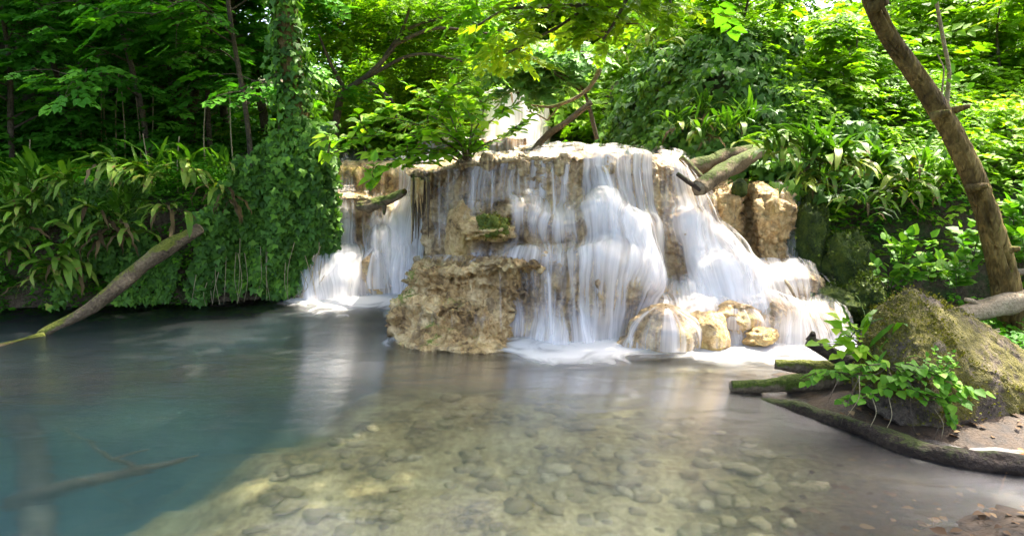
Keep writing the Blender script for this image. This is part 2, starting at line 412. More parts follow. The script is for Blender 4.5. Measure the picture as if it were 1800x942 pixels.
def heightfield(name, fn, x0, x1, y0, y1, nx, ny, mat, kind='structure', label=None, drop=None, xw=None):
    xs = np.linspace(x0, x1, nx); ys = np.linspace(y0, y1, ny)
    X, Y = np.meshgrid(xs, ys, indexing='ij'); Z = fn(X, Y)
    V = np.stack([X, Y, Z], -1); Fq = grid_faces(nx, ny)
    if drop is not None:
        Fq = Fq[(Z.ravel()[Fq] > drop).any(1)]
    at = {'earth': sst(-1.05, -.2, sdist(X, Y, SHORE, 1) + .15 * fbm(np.stack([X, Y, X * 0], -1) * 2, 3, 70))} if name == 'pool_bed' else None
    return link(name, mesh_np(name, V, Fq, attrs=at), mat, kind=kind, label=label)
pool_bed = heightfield('pool_bed', bed, -10, 8, .3, 8.2, 230, 170, M['mud'])
heightfield('left_bank', lambda x, y: h_left(x, y)[0], -16, 0, 4.0, 20, 210, 210, M['soil'], drop=-1.9)
heightfield('right_bank', lambda x, y: h_right(x, y)[0], .2, 15, 3.2, 20, 210, 230, M['soil'], drop=-1.9)
heightfield('ravine_floor', h_floor, -4, 4, 8.2, 24, 80, 100, M['soil'], drop=-1.9)
xs = np.array([-120., 120.]);
gV = np.array([[-150, -150, -2.2], [150, -150, -2.2], [150, 150, -2.2], [-150, 150, -2.2]], float)
link('ground', mesh_np('ground', gV, np.array([[0, 1, 2, 3]])), M['soil'], kind='structure')
# the pool: a closed body of water
wx0, wx1, wy0, wy1, wb = -12, 7, -3, 8.0, -2.1
bv = np.array([[wx0, wy0, wb], [wx1, wy0, wb], [wx1, wy1, wb], [wx0, wy1, wb], [wx0, wy0, 0], [wx1, wy0, 0], [wx1, wy1, 0], [wx0, wy1, 0]], float)
link('water', mesh_np('water', bv, np.array([[3, 2, 1, 0], [4, 5, 6, 7], [0, 1, 5, 4], [1, 2, 6, 5], [2, 3, 7, 6], [3, 0, 4, 7]]), False), M['water'], kind='structure')

# ------------------------------------------------------------------ travertine rocks from control nets
def lump(S, n):
    k = .045 * fbm(S * np.array([2.7, 2.7, 2.2]), 2, 7) + .018 * fbm(S * 6.0, 2, 17)
    T = S + n * (k * sst(-.1, .25, S[..., 2]))[..., None]
    T[..., 2] += .028 * fbm(np.stack([S[..., 0] * 4, S[..., 1] * 4, 0 * S[..., 0]], -1), 2, 27) * sst(.05, .35, S[..., 2]) * (1 - np.clip(n[..., 2], 0, 1) * .9)
    return T
def rock(name, N, nu, nv, mat, label, disp=.05, flute=.03, strata=0.0, seed=0, pores=.012, parent=None):
    S = resample(resample(N, nu, 0), nv, 1); S = lump(S, gnormals(S)); n = gnormals(S)
    q = S * np.array([1, 1, 1.])
    bil = lambda f, sd_: np.abs(vnoise(q * np.asarray(f), sd_)) - .35
    wq = q + .03 * np.stack([fbm(q * 5, 2, 61), fbm(q * 5, 2, 62), fbm(q * 5, 2, 63)], -1)
    d = disp * fbm(q * 3.2, 3, seed) + flute * 1.6 * bil((10, 10, 2.4), seed + 5) + flute * .8 * bil((23, 23, 6), seed + 7)
    q = wq; d = d + pores * (2.6 * bil((9, 9, 11), seed + 9) + 2.0 * bil((19, 19, 22), seed + 19) + 1.5 * bil((41, 41, 44), seed + 39))
    d = d - pores * 2.4 * sst(.3, .7, vnoise(q * np.array([14, 14, 20]), seed + 29))
    if strata:
        zz = q[..., 2] * 9 + 1.2 * fbm(q * 2.5, 2, seed + 11)
        fz = zz % 1; d = d + strata * 1.3 * (np.minimum(fz ** 1.3, (1 - fz) * 5) - .4) + strata * 1.1 * (np.abs(vnoise(q * np.array([6, 6, 13]), seed + 13)) - .35)
    up = np.clip(n[..., 2], 0, 1); d = d * (1 - .55 * up) * (.3 + .7 * sst(-.05, .22, S[..., 2]))
    S2 = S + n * d[..., None]
    me = mesh_np(name, S2, grid_faces(nu, nv))
    return link(name, me, mat, parent, label, 'rock' if label else None), S
WF = (1.0,)
main_net = net([
 [(735, 288, 8.7), (718, 308, 6.30), (728, 330, 6.45), (735, 370, 6.62), (740, 400, 6.68), (742, 430, 6.62), (745, 455, 6.5), (745, 500, 6.5), (745, 540, 6.4)],
 [(780, 280, 8.7), (768, 301, 6.20), (772, 325, 6.50), (774, 370, 6.62), (777, 400, 6.55), (780, 430, 6.4), (782, 458, 6.2), (785, 500, 6.2), (785, 545, 6.1)],
 [(820, 276, 8.7), (815, 290, 6.15), (815, 320, 6.32), (812, 362, 6.25), (806, 392, 6.02), (805, 430, 6.00), (808, 456, 5.95), (810, 500, 6.0), (810, 560, 5.9)],
 [(870, 275, 8.7), (868, 286, 6.10), (868, 316, 6.28), (866, 364, 6.25), (862, 384, 5.80), (868, 424, 6.02), (868, 452, 5.8), (870, 500, 5.9), (870, 570, 5.6)],
 [(925, 274, 8.7), (920, 281, 6.12), (920, 315, 6.20), (924, 350, 6.16), (928, 374, 5.72), (926, 428, 5.86), (925, 447, 5.45), (927, 510, 5.62), (930, 590, 5.35)],
 [(985, 273, 8.7), (985, 279, 6.08), (985, 318, 6.10), (982, 368, 6.02), (978, 398, 5.68), (984, 432, 5.72), (985, 456, 5.34), (985, 520, 5.42), (985, 605)],
 [(1050, 273, 8.7), (1050, 279, 6.06), (1050, 312, 6.04), (1055, 338, 5.98), (1062, 360, 5.66), (1066, 412, 5.58), (1052, 446, 5.34), (1050, 520, 5.32), (1045, 600)],
 [(1110, 275, 8.7), (1105, 282, 6.06), (1110, 318, 6.05), (1115, 362, 5.96), (1128, 402, 5.60), (1136, 456, 5.54), (1140, 494, 5.44), (1130, 520, 5.42), (1112, 590)],
 [(1160, 276, 8.7), (1148, 287, 6.08), (1155, 320, 6.02), (1160, 365, 6.0), (1164, 400, 5.95), (1168, 440, 5.92), (1172, 475, 5.88), (1174, 505, 5.75), (1174, 560, 5.5)],
 [(1200, 280, 8.5), (1188, 291, 6.10), (1198, 325, 6.02), (1208, 372, 5.95), (1218, 400, 5.78), (1228, 446, 5.72), (1234, 474, 5.60), (1240, 500, 5.55), (1247, 560, 5.4)],
 [(1220, 290, 8.3), (1206, 301, 6.18), (1222, 340, 6.10), (1240, 388, 6.0), (1258, 412, 5.82), (1280, 450, 5.76), (1296, 474, 5.62), (1304, 500, 5.55), (1314, 560, 5.4)],
 [(1240, 305, 7.4), (1225, 318, 6.5), (1248, 350, 6.5), (1272, 400, 6.4), (1300, 440, 6.2), (1330, 465, 6.0), (1345, 480, 5.9), (1350, 500, 5.8), (1350, 560, 5.6)],
])
main_rock, _ = rock('cascade_rock', main_net, 380, 310, M['travwet'], 'broad cream travertine terrace under the main falls, tallest rock face behind the pool', .06, .045, .010, 1, .015)
block_net = net([
 [(735, 461, 6.4), (728, 464, 6.3), (722, 472, 6.15), (712, 505, 6.0), (702, 520, 5.9), (690, 552, 5.75), (686, 575, 5.65), (690, 600, 5.5)],
 [(745, 460, 6.3), (732, 464, 6.0), (720, 474, 5.75), (716, 506, 5.66), (700, 522, 5.50), (688, 552, 5.38), (685, 578, 5.34), (696, 604)],
 [(772, 458, 6.2), (757, 463, 5.9), (742, 476, 5.56), (740, 510, 5.50), (730, 528, 5.30), (722, 560, 5.22), (720, 588, 5.16), (732, 614)],
 [(812, 457, 6.1), (802, 462, 5.75), (793, 478, 5.44), (792, 512, 5.40), (788, 534, 5.20), (784, 562, 5.14), (786, 592, 5.06), (798, 620)],
 [(852, 452, 6.0), (848, 456, 5.7), (842, 466, 5.40), (844, 508, 5.40), (846, 540, 5.20), (846, 566, 5.14), (846, 594, 5.05), (852, 622)],
 [(897, 450, 5.95), (896, 454, 5.65), (894, 463, 5.28), (886, 500, 5.46), (884, 545, 5.38), (882, 570, 5.26), (878, 596, 5.12), (882, 616)],
 [(932, 448, 5.9), (933, 453, 5.6), (936, 464, 5.24), (930, 505, 5.60), (926, 550, 5.56), (920, 575, 5.50), (914, 594, 5.40), (916, 607)],
 [(966, 448, 5.9), (968, 454, 5.6), (962, 470, 5.34), (962, 510, 5.60), (957, 550, 5.58), (954, 575, 5.5), (950, 588, 5.44), (948, 600)],
])
rock('travertine_block', block_net, 270, 260, M['trav'], 'rugged tan travertine block jutting into the pool, dry crusty front', .032, .010, .045, 31, .032)
left_net = net([
 [(500, 292, 9.0), (505, 300, 8.0), (505, 340, 7.9), (508, 352, 7.6), (512, 392, 7.6), (515, 440, 7.4), (518, 480, 7.2), (520, 526)],
 [(560, 288, 9.0), (562, 299, 7.9), (565, 338, 7.82), (560, 354, 7.35), (562, 392, 7.42), (560, 430, 7.35), (548, 462, 7.05), (546, 527)],
 [(605, 286, 9.0), (606, 294, 7.9), (606, 338, 7.82), (602, 352, 7.25), (603, 390, 7.40), (604, 430, 7.4), (596, 462, 7.0), (596, 524)],
 [(640, 285, 9.0), (642, 294, 7.9), (641, 337, 7.82), (637, 350, 7.25), (637, 390, 7.46), (640, 425, 7.45), (638, 460, 7.2), (632, 520)],
 [(680, 284, 9.0), (682, 294, 7.9), (680, 338, 7.82), (668, 358, 7.30), (672, 392, 7.36), (668, 426, 7.15), (672, 462, 7.05), (670, 517)],
 [(718, 282, 9.0), (720, 294, 7.9), (718, 345, 7.8), (706, 372, 7.34), (706, 400, 7.26), (705, 434, 7.18), (708, 470, 7.02), (706, 516)],
 [(790, 276, 9.0), (790, 284, 7.9), (785, 350, 7.8), (760, 385, 7.36), (758, 410, 7.22), (752, 440, 7.14), (750, 475, 7.0), (748, 520)],
])
rock('cascade_rock', left_net, 200, 200, M['travwet'], 'stepped travertine ledge under the small waterfall beside the ivy curtain', .05, .03, 0, 51, .013)
right_net = net([
 [(1240, 318, 7.6), (1222, 350, 6.55), (1222, 385, 6.5), (1240, 430, 6.4), (1270, 487, 6.3)],
 [(1262, 316, 7.6), (1254, 342, 6.35), (1254, 382, 6.25), (1262, 430, 6.2), (1292, 487, 6.12)],
 [(1290, 314, 7.6), (1286, 338, 6.32), (1290, 382, 6.24), (1296, 430, 6.18), (1310, 488, 6.1)],
 [(1306, 312, 7.6), (1308, 337, 6.55), (1310, 382, 6.48), (1314, 430, 6.4), (1326, 488, 6.2)],
 [(1336, 310, 7.6), (1332, 333, 6.30), (1332, 376, 6.14), (1334, 428, 6.18), (1344, 488, 6.06)],
 [(1368, 312, 7.6), (1362, 332, 6.32), (1360, 372, 6.16), (1364, 428, 6.22), (1370, 489, 6.1)],
 [(1396, 318, 7.6), (1392, 342, 6.42), (1394, 385, 6.34), (1396, 430, 6.3), (1400, 490, 6.2)],
 [(1420, 330, 7.6), (1412, 365, 6.9), (1414, 400, 6.8), (1414, 440, 6.7), (1416, 490, 6.6)],
])
rock('cascade_rock', right_net, 170, 160, M['trav'], 'crusty brown travertine outcrop below the crossed mossy logs', .06, .035, .015, 71, .020)
apron_net = net([
 [(1150, 486, 6.1), (1150, 512, 5.7), (1150, 528, 5.6), (1150, 545, 5.4), (1150, 562, 5.25), (1150, 612)],
 [(1195, 480, 6.0), (1195, 506, 5.62), (1196, 525, 5.52), (1202, 540, 5.36), (1206, 556, 5.22), (1210, 610)],
 [(1260, 466, 6.0), (1262, 496, 5.66), (1265, 520, 5.6), (1274, 536, 5.42), (1284, 556, 5.28), (1296, 606)],
 [(1312, 462, 6.05), (1325, 493, 5.70), (1332, 520, 5.66), (1336, 532, 5.5), (1344, 548, 5.38), (1345, 604)],
 [(1370, 468, 6.1), (1384, 493, 5.75), (1394, 526, 5.71), (1400, 537, 5.58), (1406, 552, 5.45), (1412, 606)],
 [(1420, 470, 6.2), (1438, 492, 5.85), (1445, 528, 5.82), (1450, 540, 5.65), (1456, 555, 5.5), (1466, 598)],
 [(1450, 478, 6.5), (1462, 520, 6.2), (1466, 538, 6.1), (1476, 550, 5.8), (1488, 562, 5.6), (1496, 588)],
])
rock('cascade_rock', apron_net, 180, 140, M['travwet'], 'low stepped travertine apron under the wide fan of water near the mossy boulder', .045, .03, 0, 91, .013)

def ball_rock(name, c, r, mat, label, seed, amp=.18, squash=None, flute=.04, parent=None, nu=84, nv=54, cat='rock', group=None):
    u = np.linspace(0, 2 * math.pi, nu, endpoint=False); v = np.linspace(.02, math.pi - .02, nv)
    U, Vv = np.meshgrid(u, v, indexing='ij')
    D = np.stack([np.cos(U) * np.sin(Vv), np.sin(U) * np.sin(Vv), np.cos(Vv)], -1)
    S = D * np.asarray(r)
    k = 1 + amp * fbm(D * 1.6 + seed, 3, seed) + flute * ridged((S + seed) * 14, 3, seed)
    S = S * k[..., None]
    me = mesh_np(name, S, grid_faces(nu, nv, True))
    o = link(name, me, mat, parent, label, cat if label else None, group); o.location = tuple(np.asarray(c)); return o
def at_px(px, py, Y): return P(px, py, Y)
ball_rock('stone', P(1168, 590, 5.15), (.30, .30, .22), M['travwet'], 'largest rounded wet rock at the foot of the main falls', 3)
ball_rock('stone', P(1120, 606, 5.15), (.16, .18, .11), M['travwet'], 'low dark wet rock half sunk in foam beside the largest rounded rock', 4)
ball_rock('stone', P(1243, 590, 5.12), (.16, .2, .19), M['travmoss'], 'rounded moss-streaked rock between two tongues of water at the falls foot', 6)
ball_rock('stone', P(1337, 592, 5.08), (.14, .15, .07), M['trav'], 'small flat tan rock at the pool edge below the stepped apron', 8, .25)
ball_rock('stone', P(1182, 508, 5.72), (.19, .15, .04), M['travwet'], 'flat brown slab lying at the top of the lower falls', 9)
ball_rock('stone', P(1290, 562, 5.3), (.22, .2, .14), M['trav'], 'brown crusty rock splitting the water fan above the small flat rock', 10, .25)
ball_rock('stone', P(562, 505, 7.12), (.24, .26, .24), M['travwet'], 'rounded wet hump veiled by water next to the ivy curtain', 12, .15)
ball_rock('stone', P(668, 490, 7.2), (.22, .22, .32), M['travwet'], 'pale hump in the middle of the small waterfall', 13, .15)
kr = np.random.default_rng(77)
for k in range(18):
    px = kr.uniform(825, 1185); py = np.interp(px, [820, 900, 1000, 1100, 1190], [290, 285, 283, 286, 293]) + kr.uniform(-3, 14); s_ = kr.uniform(.025, .055)
    ball_rock('knob', P(px, py, np.interp(px, [820, 1190], [6.12, 6.05]) - kr.uniform(-.05, .06)), (s_ * 1.2, s_, s_ * kr.uniform(.8, 1.7)), M['travwet'], None, 200 + k, .4, flute=.14, parent=main_rock, nu=30, nv=20)
# mossy ledge and mossy pillar
lg = ball_rock('mossy_ledge', P(858, 402, 5.78), (.21, .24, .085), M['travmoss'], None, 15, .45, flute=.12, parent=main_rock); 
ball_rock('moss_cushion', P(868, 397, 5.60), (.12, .10, .075), M['moss'], None, 16, .4, flute=.16, parent=main_rock)
ball_rock('mossy_pillar', P(812, 428, 6.0), (.13, .16, .30), M['travmoss'], None, 17, .3, flute=.1, parent=main_rock)
# moss mounds on the dark right-hand bank
for (px, py, Y, r, lb) in ((1420, 425, 6.35, (.17, .2, .40), 'tall mossy mound against the outcrop where the thin fall lands'),
                           (1490, 470, 6.2, (.22, .2, .30), 'broad mossy mound in the dark bank beside the tall mound'),
                           (1522, 520, 5.9, (.15, .15, .17), 'small rounded moss cushion behind the peak of the boulder'),
                           (1470, 530, 6.0, (.35, .25, .14), 'low mossy hummock at the waterline under the dark bank')):
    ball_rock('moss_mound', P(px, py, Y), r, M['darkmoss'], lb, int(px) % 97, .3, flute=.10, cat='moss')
for k, (px, py, Y, r) in enumerate(((1300, 340, 6.35, (.07, .07, .09)),)):
    ball_rock('stone', P(px, py - 8, Y), r, M['darkmoss'], 'small dark mossy stone on top of the brown outcrop', 23)

# upper terraces behind the crest
def terrace(pts_lip, zdrop, back, mat, label, seed, run=0.0):
    cols = []
    for (px, py, Y) in pts_lip:
        a = P(px, py, Y); cols.append([a + np.array([0, back, .04]), a, a + np.array([0, .05 - run * .45, -zdrop * .4]), a + np.array([0, .02 - run, -zdrop]), a + np.array([0, -run, -zdrop - .5])])
    N = np.array(cols); rock('terrace_rock', N, 120, 60, mat, label, .03, .02, 0, seed, .01); return N
up_nets = [
 terrace([(905, 268, 8.4), (935, 263, 8.3), (985, 262, 8.2), (1030, 264, 8.2), (1060, 268, 8.4)], .16, 1.5, M['travwet'], 'thin upper travertine step just behind the main crest', 101),
 terrace([(715, 287, 8.2), (745, 281, 8.1), (790, 278, 8.0), (830, 278, 8.1)], .16, 1.5, M['travwet'], 'thin upper travertine step partly hidden by the bright shrub', 103),
 terrace([(735, 252, 9.6), (770, 248, 9.5), (840, 250, 9.5), (880, 246, 9.5), (925, 247, 9.6)], .34, 1.5, M['travwet'], 'second travertine step back, seen between the shrub branches', 105),
 terrace([(825, 176, 11.8), (870, 160, 11.5), (915, 158, 11.5), (965, 172, 11.9)], 1.0, 2.0, M['travwet'], 'farthest travertine wall under the bright white fall', 107, .55)]

# ------------------------------------------------------------------ falling water
def veil(N, den, nu, nv, off=.03, relax=.18, r0=0, useed=0.0, seed=0, lift=.02):
    """a sheet of water running over the rock net N (C,R,3); den (C,R)"""
    A = np.concatenate([N, np.asarray(den, float)[..., None]], -1)[:, r0:]
    S = resample(resample(A, nu, 0), nv, 1)
    Pn = S[..., :3].copy(); d = S[..., 3]; Pn = lump(Pn, gnormals(Pn))
    n = gnormals(Pn); Pn += n * (off + lift * fbm(Pn * np.array([6, 6, 1.5]) + seed, 2, seed)[..., None])
    y = Pn[..., 1]; z = Pn[..., 2]
    for j in range(1, nv):
        y[:, j] = np.minimum(y[:, j], y[:, j - 1] + relax * np.maximum(z[:, j - 1] - z[:, j], 0) + .9 * np.maximum(z[:, j] - z[:, j - 1], 0))
    k = np.array([1, 2, 3, 2, 1.]); k /= k.sum()
    for _ in range(2):
        yp = np.pad(y, ((2, 2), (0, 0)), mode='edge'); y = sum(k[i] * yp[i:i + nu] for i in range(5))
    Pn[..., 1] = y
    L = np.concatenate([np.zeros((nu, 1)), np.cumsum(np.linalg.norm(np.diff(Pn, axis=1), axis=-1), 1)], 1)
    wid = np.linalg.norm(Pn[-1].mean(0) - Pn[0].mean(0))
    U = np.repeat(np.linspace(0, wid, nu)[:, None], nv, 1) + useed
    e = np.minimum(np.linspace(0, 1, nu), np.linspace(1, 0, nu)); d = d * sst(0, .05, e)[:, None]
    d = np.where(Pn[..., 2] < -.12, 0, d)
    return Pn, d, np.stack([U, L + useed], -1)
def waterfall(label, loc, cat='waterfall', group=None):
    return empty('waterfall', loc, label, cat, group)
def add_veil(parent, N, den, nu=150, nv=120, name='veil', mat='fall', **kw):
    Pn, d, uv = veil(N, den, nu, nv, **kw)
    me = mesh_np(name, Pn - np.array(parent.location), grid_faces(nu, nv), attrs={'den': d}, uv=uv)
    return link(name, me, M[mat], parent)
def strand(parent, top, bottom, width, den=.8, arc=.05, w2=None, seed=0):
    """a narrow falling stream with a rounded front"""
    n = 26; tt = np.linspace(0, 1, n); top = np.asarray(top); bottom = np.asarray(bottom)
    c = top + (bottom - top) * tt[:, None]
    c[:, 1] -= arc * (1 - (1 - np.clip(tt * 3, 0, 1)) ** 2) * (1 - .0 * tt); c[:, 1] = np.minimum(c[:, 1], np.maximum(c[:, 1], -9))
    c[:, 2] = top[2] + (bottom[2] - top[2]) * tt ** 1.15
    wdt = np.interp(tt, [0, .15, 1], [width * .8, width, (w2 or width * 1.3)])
    a = np.linspace(-1, 1, 7)
    V = c[:, None] + np.stack([a[None] * wdt[:, None] / 2, (a[None] ** 2 - 1) * wdt[:, None] * .25, 0 * a[None] * wdt[:, None]], -1)
    V = np.swapaxes(V, 0, 1)
    d = den * (1 - np.abs(a) ** 1.4)[:, None] * sst(0, .2, tt)[None] * (1 - .35 * sst(.8, 1, tt))[None]
    uv = np.stack(np.broadcast_arrays((a * width / 2)[:, None] + seed * 1.7, tt[None] * np.linalg.norm(top - bottom) + seed), -1)
    me = mesh_np('strand', V - np.array(parent.location), grid_faces(7, n), attrs={'den': d}, uv=uv)
    return link('strand', me, M['fallfine'], parent)

def dtab(cols, rows, add=None):
    D = np.outer(cols, rows)
    for (i, j, v) in (add or []): D[i, j] = v
    return np.clip(D, 0, 1.25)
wf_main = waterfall('wide silky main waterfall pouring down the broad terrace', G(1060, 600))
colw = [.1, .62, .66, .70, .84, .92, .94, .97, .76, 1.0, 1.02, .8]
roww = [.2, .84, .82, .84, 1.0, .84, .98, .70, 1.08, .5]
Dm = dtab(colw, roww, [(7, 4, 1.15), (7, 5, 1.1), (6, 4, 1.05), (8, 5, .35), (8, 6, .4), (8, 4, .5), (3, 5, .2), (3, 4, .25), (2, 5, .2), (4, 5, .35),
                       (1, 6, .2), (2, 6, .3), (4, 6, .85), (9, 5, 1.05), (10, 5, 1.15), (10, 6, 1.2), (9, 7, 1.1), (10, 7, 1.2), (11, 7, 1.1), (11, 6, 1.0)])
add_veil(wf_main, main_net, Dm * 1.08, 160, 110, off=.05)
add_veil(wf_main, main_net, Dm * .72, 150, 100, off=.085, relax=.3, useed=5.3, seed=4, name='outer_veil')
# separate thin strands off the crest and off the shelf of the block
for k, (x0, y0, Y0, x1, y1, Y1, wd, dn) in enumerate((
    (757, 306, 6.2, 758, 462, 6.25, .03, .8), (772, 302, 6.18, 773, 440, 6.2, .03, .7), (790, 297, 6.16, 786, 400, 6.2, .05, .8), (800, 296, 6.14, 790, 430, 6.1, .09, .75),
    (817, 294, 6.1, 812, 372, 6.1, .07, .75), (834, 292, 6.08, 832, 385, 6.05, .05, .7), (868, 288, 6.06, 866, 380, 5.95, .08, .75), (912, 286, 6.04, 908, 372, 5.85, .07, .95),
    (925, 285, 6.04, 924, 372, 5.85, .05, .8), (955, 284, 6.0, 950, 380, 5.75, .06, .8), (970, 283, 6.0, 975, 390, 5.7, .05, .85), (997, 283, 5.98, 990, 330, 5.85, .08, 1.0),
    (1060, 284, 5.96, 1085, 365, 5.6, .09, 1.0), (1035, 284, 5.98, 1040, 350, 5.72, .05, .8), (1098, 286, 5.98, 1104, 340, 5.85, .06, .9), (1120, 288, 5.98, 1128, 350, 5.85, .05, .8))):
    strand(wf_main, P(x0, y0, Y0), P(x1, y1, Y1), wd, dn, .03, seed=k)
for k, (x0, y0, Y0, x1, y1, wd, dn) in enumerate(((962, 462, 5.27, 968, 600, .11, 1.0), (1005, 455, 5.38, 1008, 596, .06, .85), (1035, 450, 5.38, 1034, 596, .06, .8),
    (1068, 455, 5.38, 1070, 590, .05, .75), (1082, 450, 5.38, 1088, 590, .06, .9), (1118, 440, 5.4, 1128, 565, .09, 1.0), (1100, 440, 5.4, 1106, 580, .05, .8))):
    b = G(x1, y1); strand(wf_main, P(x0, y0, Y0), b + np.array([0, -.02, -.02]), wd, dn, .03, seed=30 + k)
wf_block = waterfall('thin trickles dripping over the jutting travertine block', G(900, 615))
Db = dtab([0, 0, .12, .2, .36, .5, .55, .8], [.5, .7, .62, .5, .45, .45, .45, .4, .2], [(1, 1, .6), (2, 1, .75), (3, 1, .75), (2, 0, .8), (3, 0, .8), (4, 1, .8), (4, 0, .8), (3, 5, .5), (4, 5, .5)])
add_veil(wf_block, block_net, Db, 120, 90, off=.035, relax=.35)
for k, (x0, y0, Y0, x1, y1, Y1, wd, dn) in enumerate(((878, 466, 5.3, 880, 590, 5.05, .035, .7), (897, 466, 5.27, 898, 560, 5.2, .025, .6), (918, 466, 5.25, 920, 575, 5.25, .025, .6), (940, 466, 5.22, 942, 560, 5.28, .025, .7))):
    strand(wf_block, P(x0, y0, Y0), P(x1, y1, Y1), wd, dn, .02, seed=50 + k)
wf_left = waterfall('small two-step silky waterfall beside the ivy curtain', G(640, 520))
Dl = dtab([.0, 1.02, 1.2, .92, 1.12, 1.3, 1.3], [.6, .75, .7, .75, .95, 1., 1., 1.05, .4],
          [(3, 4, .4), (3, 5, .55), (2, 1, .5), (3, 1, .45), (4, 1, .5), (4, 2, .45), (3, 2, .5), (5, 3, 1.0), (5, 4, 1.15), (6, 3, 1.1), (6, 4, 1.2), (2, 5, 1.1), (4, 6, .7), (1, 6, .7), (3, 3, .35), (2, 3, .5), (4, 3, .5)])
add_veil(wf_left, left_net, Dl, 110, 90, off=.04)
add_veil(wf_left, left_net, Dl * .85, 110, 90, off=.09, relax=.35, useed=3.1, seed=6, name='outer_veil')
def dome(parent, c_, r_, den, a0=-105, a1=105, seed=0, name='veil', tilt=0.0):
    nu, nv = 36, 24; az = np.radians(np.linspace(a0, a1, nu))[:, None] - math.pi / 2 + tilt; po = np.linspace(.12, 1.75, nv)[None]; c_ = np.asarray(c_) - np.array(parent.location)
    D = np.stack(np.broadcast_arrays(np.cos(az) * np.sin(po), np.sin(az) * np.sin(po), np.cos(po)), -1); k = 1.10 + .06 * fbm(D * 2 + seed, 2, seed)
    V = c_ + D * np.asarray(r_) * k[..., None]; V[..., 2] = np.where(V[..., 2] + parent.location[2] < -.03, -.03 - parent.location[2], V[..., 2])
    e = sst(0, .2, np.minimum(np.linspace(0, 1, nu), np.linspace(1, 0, nu)))[:, None]; dd = den * e * np.ones((1, nv)) * sst(0, .12, np.linspace(0, 1, nv))[None] ** .5
    uv = np.stack(np.broadcast_arrays(az * r_[0] + seed, po * r_[2] + seed), -1)
    return link(name, mesh_np(name, V, grid_faces(nu, nv), attrs={'den': dd}, uv=uv), M['fall'], parent)
dome(wf_left, P(562, 505, 7.12), (.24, .26, .24), .9, seed=1); dome(wf_left, P(668, 490, 7.2), (.22, .22, .32), .95, seed=2)
wf_right = waterfall('broad fan of white water sliding over the stepped apron', G(1380, 600))
Da = dtab([.85, 1.02, 1.06, 1.06, 1.06, .9, .6], [.9, 1.0, .92, 1.0, .95, 1.0, .4], [(4, 2, .8), (5, 2, .55), (5, 1, .5), (3, 4, .6), (2, 4, .75), (0, 3, .7)])
add_veil(wf_right, apron_net, Da, 140, 100, off=.035)
add_veil(wf_right, apron_net, Da * .85, 110, 80, off=.075, relax=.4, useed=2.1, seed=8, name='outer_veil')
dome(wf_right, P(1168, 590, 5.15), (.30, .30, .22), .74, seed=3); dome(wf_right, P(1243, 590, 5.12), (.16, .2, .19), .62, -90, 120, seed=4); dome(wf_right, P(1290, 562, 5.3), (.22, .2, .14), .8, seed=5); dome(wf_right, P(1120, 606, 5.15), (.16, .18, .11), .6, seed=6)
wf_thin = waterfall('narrow pale trickle down the brown outcrop by the mossy mound', P(1375, 488, 6.1))
Dr = dtab([0, .12, .2, .1, .25, .35, .95, .2], [.3, .7, .8, .85, .9, .3], [(6, 0, .5), (5, 1, .6)])
add_veil(wf_thin, right_net, Dr, 100, 80, off=.03)
for N, lb, dn, px in ((up_nets[0], 'low bluish fall over the thin step behind the main crest', .9, 985), (up_nets[1], 'low white fall under the bright shrub', .95, 780),
                  (up_nets[2], 'bluish veil of water over the second step seen through shrub leaves', .8, 840), (up_nets[3], 'distant bright white waterfall at the end of the ravine', 1.2, 900)):
    wfx = waterfall(lb, N[2, 3]); add_veil(wfx, N, np.full(N.shape[:2], dn) * np.array([.9, 1, 1, 1, .6]), 90, 40, off=.03)

# foam where the water lands
def foam(spots, label):
    x0, x1, y0, y1 = -3.0, 3.6, 4.0, 7.3; nx, ny = 300, 170
    X, Y = np.meshgrid(np.linspace(x0, x1, nx), np.linspace(y0, y1, ny), indexing='ij'); D = np.zeros_like(X)
    for (px, py, rx, ry, v) in spots:
        g = G(px, py); D = np.maximum(D, v * np.exp(-((X - g[0]) / rx) ** 2 - ((Y - g[1]) / ry) ** 2))
    D = np.where(D < .04, 0, np.clip(D * 1.6, 0, 1.5)); Z = .006 + .012 * np.clip(D, 0, 1) ** 2 + 0 * X
    Fq = grid_faces(nx, ny); Fq = Fq[(D.ravel()[Fq] > .01).any(1)]
    q = np.stack([X * .6 + .25 * fbm(np.stack([X, Y, X * 0], -1) * 3, 2, 2), Y * 2.0], -1)
    me = mesh_np('foam', np.stack([X, Y, Z], -1), Fq, attrs={'den': D}, uv=q)
    link('foam', me, M['foam'], kind='stuff', label=label)
M['foam'] = fall_mat('foam', 6, 1.2, 1.0)
foam([(560, 520, 0.31, 0.56, 1.01), (610, 520, 0.38, 0.81, 1.34), (660, 515, 0.38, 0.90, 1.40), (705, 512, 0.31, 0.98, 1.34), (600, 532, 0.56, 0.41, 0.90), (560, 534, 0.50, 0.20, 0.62),
      (940, 606, 0.28, 0.26, 1.12), (985, 605, 0.35, 0.36, 1.23), (1040, 600, 0.38, 0.49, 1.34), (1090, 592, 0.31, 0.56, 1.23), (985, 620, 0.56, 0.36, 0.84), (1060, 618, 0.56, 0.41, 0.84), (1130, 622, 0.50, 0.29, 0.78),
      (1200, 625, 0.44, 0.20, 0.78), (1285, 618, 0.38, 0.33, 1.23), (1340, 612, 0.44, 0.33, 1.06), (1400, 608, 0.38, 0.41, 1.29), (1450, 598, 0.31, 0.41, 1.23), (1330, 632, 0.56, 0.22, 0.67), (900, 618, 0.15, 0.16, 0.67), (690, 600, 0.12, 0.20, 0.56)],
     'white foam spread on the pool where the falls land')

